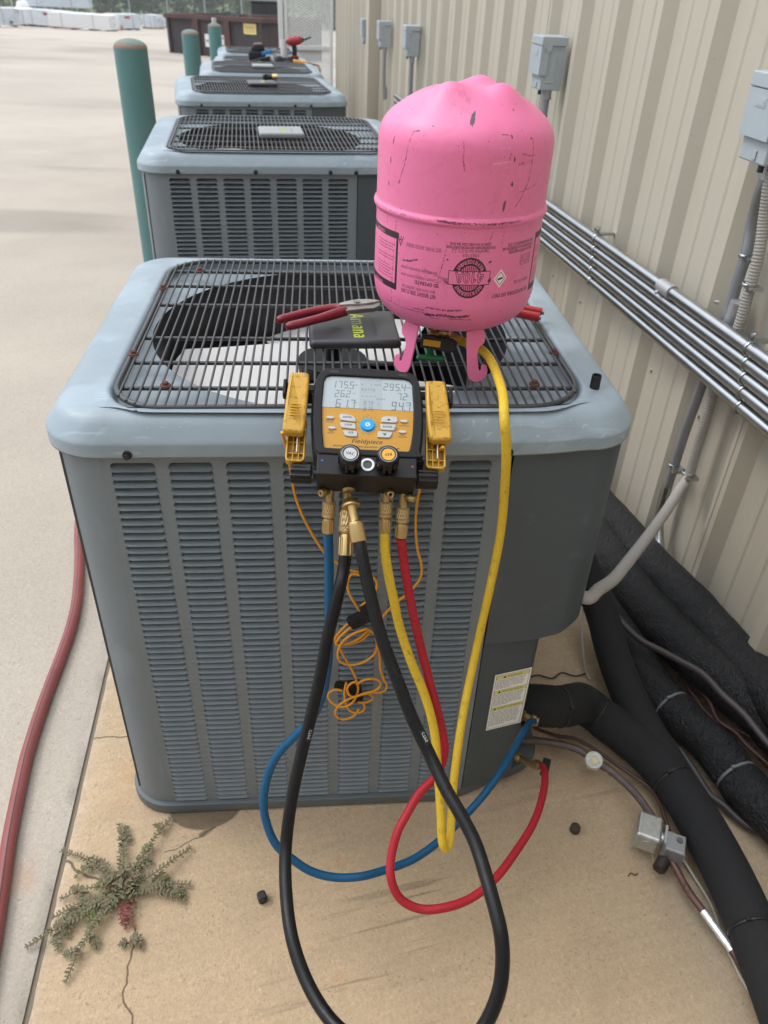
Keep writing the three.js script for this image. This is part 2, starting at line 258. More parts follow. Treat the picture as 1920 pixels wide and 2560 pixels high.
// ------------------------------------------------------------ condenser units
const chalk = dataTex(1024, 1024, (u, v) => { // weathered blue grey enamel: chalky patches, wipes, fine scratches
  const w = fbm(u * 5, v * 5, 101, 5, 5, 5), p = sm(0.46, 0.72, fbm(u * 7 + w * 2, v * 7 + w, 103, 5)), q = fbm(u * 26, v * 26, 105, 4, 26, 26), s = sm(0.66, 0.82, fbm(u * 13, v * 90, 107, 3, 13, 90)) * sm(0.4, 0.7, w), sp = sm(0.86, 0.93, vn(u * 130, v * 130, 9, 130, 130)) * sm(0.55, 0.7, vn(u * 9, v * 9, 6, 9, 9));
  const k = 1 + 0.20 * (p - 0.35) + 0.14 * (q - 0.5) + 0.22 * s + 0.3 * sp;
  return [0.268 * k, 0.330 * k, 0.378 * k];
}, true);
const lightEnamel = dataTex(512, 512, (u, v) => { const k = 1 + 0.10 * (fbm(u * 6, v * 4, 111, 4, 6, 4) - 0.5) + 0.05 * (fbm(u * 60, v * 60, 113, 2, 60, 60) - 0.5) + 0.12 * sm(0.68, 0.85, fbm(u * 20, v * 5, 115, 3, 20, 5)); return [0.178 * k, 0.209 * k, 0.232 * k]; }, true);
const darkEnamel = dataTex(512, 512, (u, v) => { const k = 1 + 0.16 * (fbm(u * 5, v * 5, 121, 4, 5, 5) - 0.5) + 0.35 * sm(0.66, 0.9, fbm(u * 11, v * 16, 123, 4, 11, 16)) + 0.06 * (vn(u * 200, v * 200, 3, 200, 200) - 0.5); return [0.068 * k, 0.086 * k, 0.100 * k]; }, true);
const peel = dataTex(256, 256, (u, v) => fbm(u * 40, v * 40, 131, 3, 40, 40), false);
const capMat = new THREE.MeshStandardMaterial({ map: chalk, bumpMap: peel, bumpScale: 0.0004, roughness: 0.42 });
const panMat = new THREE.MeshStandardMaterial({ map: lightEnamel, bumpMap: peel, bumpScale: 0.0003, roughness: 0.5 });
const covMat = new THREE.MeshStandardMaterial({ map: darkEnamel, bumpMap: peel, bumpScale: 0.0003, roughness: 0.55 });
const bladeMat = panMat;
const deckMat = new THREE.MeshStandardMaterial({ map: chalk, roughness: 0.5, color: lin(1.15, 1.12, 1.1) });
const blackSheet = mat([0.012, 0.012, 0.014], 0.55);
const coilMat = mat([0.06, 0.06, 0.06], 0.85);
const shroudMat = mat([0.022, 0.024, 0.028], 0.5);
const wireMat = mat([0.045, 0.047, 0.05], 0.36);
const rustMat = new THREE.MeshStandardMaterial({ map: dataTex(64, 64, (u, v) => { const k = 0.5 + fbm(u * 9, v * 9, 141, 3, 9, 9); return [0.125 * k, 0.058 * k, 0.042 * k]; }, true), roughness: 0.9 });
const steel = mat([0.55, 0.56, 0.57], 0.38, 0.9);
const alu = new THREE.MeshStandardMaterial({ map: dataTex(256, 256, (u, v) => { const k = 1 + 0.12 * (fbm(u * 60, v * 3, 151, 3, 60, 3) - 0.5) + 0.10 * (fbm(u * 5, v * 5, 153, 3, 5, 5) - 0.5); return [0.80 * k, 0.79 * k, 0.77 * k]; }, true), roughness: 0.55, metalness: 0.0 });
const LP = 0.08, LW = 0.0632, RP = 0.0132, Y0 = 0.8025;   // louvre pitch, width, row pitch, foot of the top row

// plan outlines as [x, z], anticlockwise seen from above, starting at the front left
function roundOutline(x0, x1, z0, z1, r, n = 10) { const o = []; // z1 front
  [[x0 + r[0], z1 - r[0], r[0], 180, 90], [x1 - r[1], z1 - r[1], r[1], 90, 0], [x1 - r[2], z0 + r[2], r[2], 0, -90], [x0 + r[3], z0 + r[3], r[3], -90, -180]].forEach(([cx, cz, q, a, b]) => { for (let i = 0; i <= n; i++) { const t = lerp(a, b, i / n) * Math.PI / 180; o.push([cx + q * Math.cos(t), cz + q * Math.sin(t)]); } });
  return o; }
function resample(o, n) { const L = [0], c = o.concat([o[0]]); for (let i = 1; i < c.length; i++) L.push(L[i - 1] + Math.hypot(c[i][0] - c[i - 1][0], c[i][1] - c[i - 1][1])); const out = []; let k = 1; for (let i = 0; i < n; i++) { const s = i / n * L[L.length - 1]; while (L[k] < s) k++; const t = (s - L[k - 1]) / (L[k] - L[k - 1] || 1); out.push([lerp(c[k - 1][0], c[k][0], t), lerp(c[k - 1][1], c[k][1], t)]); } return out; }
const capOut = (() => { const o = []; // the front right corner leans back a little before it turns
  const arc = (cx, cz, r, a, b, n) => { for (let i = 0; i <= n; i++) { const t = lerp(a, b, i / n) * Math.PI / 180; o.push([cx + r * Math.cos(t), cz + r * Math.sin(t)]); } };
  arc(-0.095 + 0.085, 0.013 - 0.085, 0.085, 180, 90, 12); for (let x = 0.03; x < 0.58; x += 0.03) o.push([x, 0.013]);
  o.push([0.60, 0.0115], [0.64, 0.007], [0.68, 0.0]); arc(0.768 - 0.085, -0.084, 0.085, 82, 0, 12); arc(0.768 - 0.09, -0.735 + 0.09, 0.09, 0, -90, 12); arc(-0.095 + 0.09, -0.735 + 0.09, 0.09, -90, -180, 12); return o; })();
const NOUT = 240;
const outN = resample(capOut, NOUT);
const normals2 = outN.map((p, i) => { const a = outN[(i + NOUT - 2) % NOUT], b = outN[(i + 2) % NOUT], dx = b[0] - a[0], dz = b[1] - a[1], l = Math.hypot(dx, dz); return [-dz / l, dx / l]; }).map(([x, z]) => [x, z]);
{ const c = [0.34, -0.36]; let s = 0; outN.forEach((p, i) => { s += (p[0] - c[0]) * normals2[i][0] + (p[1] - c[1]) * normals2[i][1]; }); if (s < 0) normals2.forEach((n) => { n[0] *= -1; n[1] *= -1; }); }
const GX0 = -0.002, GX1 = 0.689, GZ0 = -0.676, GZ1 = -0.0215;        // the fan opening
const openOut = roundOutline(GX0, GX1, GZ0, GZ1, [0.075, 0.095, 0.085, 0.085], 14);
const openN = outN.map((p) => { // opening point in the direction of each outline point
  const c = [(GX0 + GX1) / 2, (GZ0 + GZ1) / 2], dx = p[0] - c[0], dz = p[1] - c[1]; let best = 1e9, out = null;
  for (let i = 0; i < openOut.length; i++) { const a = openOut[i], b = openOut[(i + 1) % openOut.length], ex = b[0] - a[0], ez = b[1] - a[1], den = dx * ez - dz * ex; if (Math.abs(den) < 1e-12) continue; const t = ((a[0] - c[0]) * ez - (a[1] - c[1]) * ex) / den, s = ((a[0] - c[0]) * dz - (a[1] - c[1]) * dx) / den; if (t > 0 && s >= -1e-6 && s <= 1 + 1e-6 && t < best) { best = t; out = [c[0] + dx * t, c[1] + dz * t]; } }
  return out; });
const inset = (d) => outN.map((p, i) => [p[0] - normals2[i][0] * d, p[1] - normals2[i][1] * d]);
const insetOpen = (d) => { const c = [(GX0 + GX1) / 2, (GZ0 + GZ1) / 2]; return openN.map((p) => { const dx = p[0] - c[0], dz = p[1] - c[1], l = Math.hypot(dx, dz); return [p[0] - dx / l * d, p[1] - dz / l * d]; }); };
function loft(rings) { // rings [[outline, y], ...]
  const g = grid(NOUT, rings.length - 1, (u, v, i, j) => { const p = rings[j][0][i % NOUT]; return [p[0], typeof rings[j][1] === 'function' ? rings[j][1](p) : rings[j][1], p[1]]; });
  const p = g.attributes.position, n = g.attributes.normal; // weld the seam's normals
  for (let j = 0; j < rings.length; j++) { const a = j * (NOUT + 1), b = a + NOUT; const v = V(n.getX(a) + n.getX(b), n.getY(a) + n.getY(b), n.getZ(a) + n.getZ(b)).normalize(); n.setXYZ(a, v.x, v.y, v.z); n.setXYZ(b, v.x, v.y, v.z); }
  const U = []; for (let i = 0; i < p.count; i++) U.push(p.getX(i) / 0.8 + (p.getY(i) < 0.87 ? (0.87 - p.getY(i)) * 1.2 : 0), p.getZ(i) / 0.8 + (p.getY(i) < 0.87 ? (0.87 - p.getY(i)) * 1.2 : 0));
  g.setAttribute('uv', new THREE.Float32BufferAttribute(U, 2)); return g; }
const mix = (a, b, t) => a.map((p, i) => [lerp(p[0], b[i][0], t), lerp(p[1], b[i][1], t)]);
const capGeo = (() => { const i0 = inset(0), R = []; R.push([inset(0.008), 0.831], [i0, 0.829], [i0, 0.8315], [i0, 0.848], [inset(0.0008), 0.8505], [inset(0.003), 0.8545], [inset(0.0095), 0.8635], [inset(0.0155), 0.8715], [inset(0.0215), 0.878], [inset(0.030), 0.8825], [inset(0.044), 0.8848]);
  const e = insetOpen(-0.012), a = inset(0.046); R.push([mix(a, e, 0.5), 0.8862], [e, 0.887], [insetOpen(-0.007), 0.8865], [insetOpen(-0.003), 0.884], [insetOpen(0), 0.879], [insetOpen(0.001), 0.872], [insetOpen(0.003), 0.868], [insetOpen(0.006), 0.867]); return loft(R); })();
const FC = [0.3185, -0.362], FR = 0.308;
const deckGeo = (() => { const n = 96, o = insetOpen(0.002); const s = shape(o.map(([x, z]) => [x, -z]), [Array.from({ length: n }, (_, i) => [FC[0] + FR * Math.cos(-i / n * 6.28318), -FC[1] + FR * Math.sin(-i / n * 6.28318)])]); const g = new THREE.ShapeGeometry(s, 8); g.rotateX(-Math.PI / 2).translate(0, 0.8672, 0); return uvXZ(g, 1.2); })();
const shroudGeo = latheAt([[FR - 0.012, -0.34], [FR - 0.012, -0.14], [FR - 0.010, -0.09], [FR - 0.006, -0.03], [FR, 0.0]], [FC[0], 0.867, FC[1]], [FC[0], 1, FC[1]], 64);
const frontHole = (x, y) => [[x, y], [x + LW, y], [x + LW - 0.0008, y + 0.006], [x + LW - 0.0025, y + 0.0095], [x + LW - 0.0055, y + 0.0112], [x + 0.0055, y + 0.0112], [x + 0.0025, y + 0.0095], [x + 0.0008, y + 0.006]];
const panelGeo = (() => { const holes = []; for (let c = 0; c < 7; c++) for (let r = 0; r < 60; r++) holes.push(frontHole(c * LP, Y0 - r * RP).reverse());
  const g = new THREE.ShapeGeometry(shape([[-0.013, 0.026], [0.5715, 0.026], [0.5715, 0.832], [-0.013, 0.832]], holes)); return planarUV(g, 0, 0, 0.7, 0.7); })();
const bladeGeo = (() => { const g = grid(12, 4, (u, v) => { // blade: flush at its ends, foot pushed out, head pushed in behind the sheet
    const e = Math.min(u, 1 - u) * LW, k = sm(0, 0.005, e), x = lerp(-0.0006, LW + 0.0006, u), head = 0.0060;
    return [x, lerp(-0.0020 * k, head * lerp(0.75, 1, k), v), lerp(0.0036 * k, -0.0115 * k, v) + 0.0010 * k * Math.sin(v * Math.PI)]; }); return g; })();
const lipGeo = (() => grid(8, 1, (u, v) => { const e = Math.min(u, 1 - u) * LW, k = sm(0, 0.005, e); return [u * LW, -0.0020 * k - 0.0004 * v, 0.0036 * k * (1 - v)]; }))();
const louvreGeo = merge([bladeGeo, lipGeo]); louvreGeo.computeVertexNormals();
const louvreStuff = (r0, r1) => { const gs = []; for (let c = 0; c < 7; c++) for (let r = r0; r < r1; r++) gs.push(louvreGeo.clone().translate(c * LP, Y0 - r * RP, 0)); return merge(gs); };
const cabLeft = (() => { const o = []; for (let i = 0; i <= 14; i++) { const t = lerp(90, 180, i / 14) * Math.PI / 180; o.push([-0.013 + 0.072 * Math.cos(t), -0.072 + 0.072 * Math.sin(t)]); } return o.concat([[-0.085, -0.2], [-0.085, -0.4], [-0.085, -0.6], ...Array.from({ length: 9 }, (_, i) => { const t = lerp(180, 270, i / 8) * Math.PI / 180; return [-0.013 + 0.072 * Math.cos(t), -0.648 + 0.072 * Math.sin(t)]; }), [0.2, -0.72], [0.5, -0.72], ...Array.from({ length: 9 }, (_, i) => { const t = lerp(270, 360, i / 8) * Math.PI / 180; return [0.685 + 0.072 * Math.cos(t), -0.648 + 0.072 * Math.sin(t)]; }), [0.757, -0.5], [0.757, -0.32]]); })();
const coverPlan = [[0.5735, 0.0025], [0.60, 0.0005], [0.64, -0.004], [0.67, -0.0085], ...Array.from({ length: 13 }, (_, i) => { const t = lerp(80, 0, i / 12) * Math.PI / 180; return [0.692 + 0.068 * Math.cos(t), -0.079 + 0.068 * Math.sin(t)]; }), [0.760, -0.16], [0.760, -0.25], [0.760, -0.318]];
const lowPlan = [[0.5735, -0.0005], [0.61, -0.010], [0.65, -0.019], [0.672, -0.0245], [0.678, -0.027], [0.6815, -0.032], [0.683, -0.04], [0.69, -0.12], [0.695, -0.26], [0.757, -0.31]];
const tileUV = (g, s) => { const u = g.attributes.uv; for (let i = 0; i < u.count; i++) u.setXY(i, u.getX(i) / s, u.getY(i) / s); return g; };
const panFoot = inset(-0.004 + 0.013);
const wires = []; for (let x = 0.0135; x < 0.685; x += 0.01372) { // each grille wire ends on the ring
  const ins = []; for (let i = 0; i < openOut.length; i++) { const a = openOut[i], b = openOut[(i + 1) % openOut.length]; if ((a[0] - x) * (b[0] - x) <= 0 && a[0] !== b[0]) ins.push(lerp(a[1], b[1], (x - a[0]) / (b[0] - a[0]))); }
  if (ins.length >= 2) wires.push([x, Math.min(...ins) + 0.004, Math.max(...ins) - 0.004]); }
const crossZ = [-0.0874, -0.1748, -0.2706, -0.4211, -0.5211, -0.6059];
const crossGeos = crossZ.map((z) => { const w = openOut.map((p, i) => [p, openOut[(i + 1) % openOut.length]]).filter(([a, b]) => (a[1] - z) * (b[1] - z) <= 0 && a[1] !== b[1]).map(([a, b]) => lerp(a[0], b[0], (z - a[1]) / (b[1] - a[1]))); return rod([Math.min(...w) + 0.012, 0.8855, z], [Math.max(...w) - 0.012, 0.8855, z], 0.0032, 10); });
const ringGeo = tube(new THREE.CatmullRomCurve3(insetOpen(0.007).filter((_, i) => i % 2 === 0).map(([x, z]) => V(x, 0.8865, z)), true), 0.0042, 240, 10);
const screwAt = [[0.0086, -0.1954], [0.074, -0.086], [0.0065, -0.4944], [0.0619, -0.597], [0.6155, -0.092], [0.676, -0.2072], [0.679, -0.49], [0.61, -0.598]];
const screwGeo = merge([cyl(0.0075, 0.0085, 0.003, 14).translate(0, 0.0015, 0), cyl(0.0045, 0.005, 0.005, 6).translate(0, 0.0045, 0), box(-0.004, 0.004, 0.0068, 0.0075, -0.0006, 0.0006)]);
const badgeTex = (dark) => canvasTex(512, 512, (c, w, h) => { c.fillStyle = dark ? '#3b3c40' : '#8b9092'; c.fillRect(0, 0, w, h);
  for (let i = 0; i < 900; i++) { c.fillStyle = `rgba(${rnd() > 0.5 ? '200,205,210' : '10,10,12'},${rnd() * 0.06})`; c.fillRect(rnd() * w, rnd() * h, 1 + rnd() * 26, 1 + rnd() * 2); }
  c.save(); c.translate(w * 0.56, h * 0.52); c.rotate(Math.PI / 2); c.textAlign = 'center'; c.font = 'bold 112px sans-serif'; c.lineWidth = 9; c.strokeStyle = '#23251e'; c.strokeText('Amana', 0, 40); c.fillStyle = '#a8b53a'; c.fillText('Amana', 0, 40); c.font = 'bold 26px sans-serif'; c.fillStyle = '#15171b'; c.fillText('HEATING & COOLING', 26, -78); c.restore(); });
const badgeTop = (() => { const g = rbox(0.147, 0.015, 0.142, 0.007, 0, 0, 0, 4); const p = g.attributes.position; for (let i = 0; i < p.count; i++) { const y = p.getY(i), q = 1 - Math.pow(p.getX(i) / 0.0735, 2); p.setY(i, y + (y > 0 ? 0.006 * q : 0.003 * q)); const k = 1 - 0.06 * Math.pow(p.getX(i) / 0.0735, 2); p.setZ(i, p.getZ(i) * k); } g.computeVertexNormals(); return planarUV(g.rotateX(-Math.PI / 2), 0, 0, 1, 1).rotateX(Math.PI / 2); })();
{ const p = badgeTop.attributes.position, u = []; for (let i = 0; i < p.count; i++) u.push(p.getX(i) / 0.147 + 0.5, 0.5 - p.getZ(i) / 0.142); badgeTop.setAttribute('uv', new THREE.Float32BufferAttribute(u, 2)); }
const badgeDark = new THREE.MeshStandardMaterial({ map: badgeTex(true), roughness: 0.36 });
const badgePale = new THREE.MeshStandardMaterial({ map: badgeTex(false), roughness: 0.3 });
const fanBlade = (() => { const s = shape(new THREE.SplineCurve([[-0.058, -0.046], [-0.056, 0.085], [-0.075, 0.092], [-0.255, 0.072], [-0.279, 0.05], [-0.288, 0.0], [-0.284, -0.09], [-0.25, -0.17], [-0.2, -0.22], [-0.14, -0.235], [-0.09, -0.17], [-0.065, -0.09]].map((p) => new THREE.Vector2(...p))).getPoints(50).map((p) => [p.x, p.y])); const g = ext(s, 0.002, 0, 0); g.rotateX(-Math.PI / 2); const p = g.attributes.position; for (let i = 0; i < p.count; i++) p.setY(i, p.getY(i) - p.getZ(i) * 0.16 + 0.012 * Math.sin(p.getX(i) * 9) + (Math.hypot(p.getX(i) + 0.16, p.getZ(i) - 0.06) < 0.06 ? 0.0015 : 0)); g.computeVertexNormals(); return uvXZ(g, 3); })();
const hexScrew = merge([cyl(0.0062, 0.0068, 0.003, 14).rotateX(Math.PI / 2), cyl(0.0042, 0.0042, 0.006, 6).rotateX(Math.PI / 2).translate(0, 0, 0.003)]);
const OX = 0.338, OZ = -0.36;                              // the centre of the base in these coordinates
const ctr = new WeakSet(), cen = (g) => { if (!ctr.has(g)) { ctr.add(g); g.translate(-OX, 0, -OZ); } return g; };
const LG = cen(louvreGeo.clone()), LS = {}, legGeo = cen(box(0, 0.68, -0.05, 0.004, -0.68, -0.05));

function condenser(label, pos, yaw, o) {
  const c = Math.cos(yaw), s = Math.sin(yaw);
  const t = thing('condenser_unit', label, 'air conditioner', [pos[0] + c * OX + s * OZ, pos[1], pos[2] - s * OX + c * OZ], 'condenser units standing in a row along the wall');
  t.rotation.y = yaw;
  const add = (n, g, m, p = t, e) => part(n, cen(g), m, p, e);
  add('top_cap', capGeo, capMat); add('fan_deck', deckGeo, deckMat); add('fan_shroud', shroudGeo, shroudMat);
  const panel = add('louvered_panel', panelGeo, panMat);
  let left = 0; const rowsSingle = o.rows;
  for (let r = 0; r < rowsSingle; r++) for (let k = 0; k < 7; k++) { const m = part('louver', LG, bladeMat, panel); m.position.set(k * LP, Y0 - r * RP, 0); left++; }
  const key = rowsSingle + '_' + o.rest; if (o.rest > rowsSingle) { LS[key] ??= cen(louvreStuff(rowsSingle, o.rest)); part('louver_rows', LS[key], bladeMat, panel, { kind: 'stuff' }); }
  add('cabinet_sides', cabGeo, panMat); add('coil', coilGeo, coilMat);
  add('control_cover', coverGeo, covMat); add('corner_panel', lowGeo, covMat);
  add('base_pan', footGeo, footMat); add('base_foot', legGeo, footMat);
  const grille = add('fan_grille', o.wires ? ringGeo : farGrille, wireMat);
  if (o.wires) { wireG.forEach((g) => part('wire', cen(g), wireMat, grille)); crossGeos.forEach((g) => part('cross_bar', cen(g), wireMat, grille)); }
  if (o.screws) screwAt.forEach(([x, z]) => { const m = part('screw', screwGeo, rustMat, t); m.position.set(x - OX, 0.8895, z - OZ); m.rotation.y = x * 40; });
  for (const x of o.lip || [0.03, 0.26, 0.487, 0.5665]) { const m = part('lip_screw', hexScrew, blackSheet, t); m.position.set(x - OX, 0.8345, 0.0145 - OZ + (x > 0.55 ? -0.001 : 0)); }
  if (o.badge !== null) { const b = part('badge', badgeTop, o.badge || badgeDark, t); b.position.set(0.351 - OX, 0.8995, -0.277 - OZ); b.rotation.y = 0.03; }
  const fan = add('fan_hub', hubGeo, blackSheet);
  for (let k = 0; k < 3; k++) { const b = part('fan_blade', fanBlade, alu, fan); b.position.set(FC[0] - OX, 0.793, FC[1] - OZ); b.rotation.y = (o.turn ?? 0) + k * 2.0944; b.name = 'fan_blade'; }
  return t;
}
const cabGeo = tileUV(merge([strip(cabLeft, 0.026, 0.832), strip([[0.757, -0.32], [0.757, -0.28]], 0.026, 0.832)]), 0.7);
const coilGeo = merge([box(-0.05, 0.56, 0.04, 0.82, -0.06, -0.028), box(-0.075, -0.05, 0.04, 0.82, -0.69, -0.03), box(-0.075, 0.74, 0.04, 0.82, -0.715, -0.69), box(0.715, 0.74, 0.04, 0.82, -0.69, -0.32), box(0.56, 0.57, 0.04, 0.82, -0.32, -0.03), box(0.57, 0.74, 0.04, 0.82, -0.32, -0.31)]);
const coverGeo = (() => { // rounded at the lower right
  const yb = 0.4415, n = coverPlan.length; let L = [0]; for (let i = 1; i < n; i++) L.push(L[i - 1] + Math.hypot(coverPlan[i][0] - coverPlan[i - 1][0], coverPlan[i][1] - coverPlan[i - 1][1]));
  const LL = L[n - 1]; const low = (s) => yb + 0.02 * sm(0.11, 0.17, s) * 1.0;
  const f = grid(n - 1, 6, (u, v, i, j) => [coverPlan[i][0], lerp(low(L[i]), 0.8285, v), coverPlan[i][1]], (u, v) => [u, v]);
  const under = grid(n - 1, 1, (u, v, i, j) => { const p = coverPlan[i]; return [lerp(p[0], 0.63, v * 0.5), low(L[i]) + 0.001, lerp(p[1], -0.15, v * 0.5)]; });
  const q = f.attributes.position, uu = []; for (let i = 0; i < q.count; i++) uu.push(L[i % n] / 0.5, q.getY(i) / 0.5); f.setAttribute('uv', new THREE.Float32BufferAttribute(uu, 2));
  return merge([f, under]); })();
const lowGeo = (() => { const g = tileUV(strip(lowPlan, 0.028, 0.46), 0.6); g.computeVertexNormals(); return g; })();
const footMat = mat([0.105, 0.122, 0.13], 0.5);
const footOut = resample(roundOutline(-0.092, 0.752, -0.728, 0.010, [0.08, 0.075, 0.08, 0.08]), NOUT).map(([x, z]) => [x, z - 0.055 * sm(0.52, 0.72, x) * sm(-0.2, 0, z)]);
const footGeo = (() => { const ins = (d) => footOut.map(([x, z]) => { const dx = 0.338 - x, dz = -0.36 - z, l = Math.hypot(dx, dz); return [x + dx / l * d, z + dz / l * d]; });
  return loft([[ins(0.012), 0.003], [ins(0.002), 0.003], [footOut, 0.006], [footOut, 0.0255], [ins(0.002), 0.028], [ins(0.02), 0.0285], [ins(0.2), 0.0285]]); })();
const wireG = wires.map(([x, a, b]) => rod([x, 0.8895, a], [x, 0.8895, b], 0.0019, 8));
const farGrille = (() => merge([ringGeo, ...wireG, ...crossGeos]))();
const hubGeo = merge([cyl(0.062, 0.062, 0.02, 24).translate(FC[0], 0.80, FC[1]), cyl(0.075, 0.075, 0.13, 28).translate(FC[0], 0.72, FC[1]), cyl(0.012, 0.012, 0.07, 12).translate(FC[0], 0.845, FC[1])]);

const TH = -0.08814;
const L2W = (x, y, z) => [x * Math.cos(TH) + z * Math.sin(TH), y, -x * Math.sin(TH) + z * Math.cos(TH)];
const unit1 = condenser('nearest grey condenser unit carrying the pink cylinder, red handled pliers and gauge manifold', [0, 0, 0], TH, { rows: 42, rest: 60, wires: true, screws: true, lip: [0.031, 0.30, 0.562], turn: 0 });
condenser('second grey condenser unit from the front, with a pale badge on its empty fan grille', [-0.0105, 0.039, -1.576], -0.0094, { rows: 19, rest: 60, wires: true, badge: badgePale, turn: 1.4 });
condenser('third grey condenser unit from the front, with a brass fitting lying on its badge', [0.0037, -0.017, -3.3324], 0.059, { rows: 0, rest: 60, turn: 0.2 });
condenser('fourth grey condenser unit from the front, directly behind the unit with the brass fitting', [0.055, -0.105, -5.13], 0.02, { rows: 0, rest: 60, badge: badgePale, turn: 2 });
condenser('grey condenser unit with tools and a red drill piled on top', [0.12, -0.205, -6.75], 0.02, { rows: 0, rest: 60, badge: null, turn: 1 });
condenser('farthest grey condenser unit, behind the pile of tools and third bollard', [0.13, -0.25, -8.3], 0.02, { rows: 0, rest: 60, turn: 0 });
// warning sticker low on the nearest unit's corner
{
  const tex = canvasTex(512, 1088, (c, w, h) => { c.fillStyle = '#f1f2f0'; c.fillRect(0, 0, w, h); c.strokeStyle = '#3a3d40'; c.lineWidth = 5; c.strokeRect(24, 24, w - 48, h - 48);
    const bar = (y, t) => { c.fillStyle = '#dcd97c'; c.fillRect(28, y, w - 56, 66); c.strokeStyle = '#55554a'; c.lineWidth = 2; c.strokeRect(28, y, w - 56, 66); c.fillStyle = '#2e2e26'; c.font = '46px sans-serif'; c.textAlign = 'left'; const tw = c.measureText(t).width, x0 = (w - tw - 60) / 2; c.beginPath(); c.moveTo(x0 + 22, y + 10); c.lineTo(x0 + 44, y + 56); c.lineTo(x0, y + 56); c.fill(); c.fillText(t, x0 + 60, y + 50); };
    const lines = (y, n) => { c.strokeStyle = '#5d6164'; for (let i = 0; i < n; i++) { let x = 40; c.lineWidth = 9; const end = w - 45 - (i === n - 1 ? 220 : rnd() * 50); while (x < end) { const l = 10 + rnd() * 42; c.beginPath(); c.moveTo(x, y + i * 25); c.lineTo(Math.min(x + l, end), y + i * 25); c.stroke(); x += l + 8; } } };
    bar(36, 'WARNING'); lines(124, 7); bar(312, 'ADVERTENCIA'); lines(400, 9); bar(640, 'AVERTISSEMENT'); lines(728, 12); });
  const a = [0.6045, -0.0091], b = [0.6765, -0.0262], nx = b[1] - a[1], nz = -(b[0] - a[0]), l = Math.hypot(nx, nz), off = -0.0022;
  const m = part('warning_sticker', grid(4, 6, (u, v) => [lerp(a[0], b[0], u) + nx / l * off - OX, lerp(0.1996, 0.3537, v), lerp(a[1], b[1], u) + nz / l * off - OZ]), new THREE.MeshStandardMaterial({ map: tex, roughness: 0.5 }), unit1, { label: 'white warning sticker with three yellow headings' });
}
const PINK = '#ea78a6';
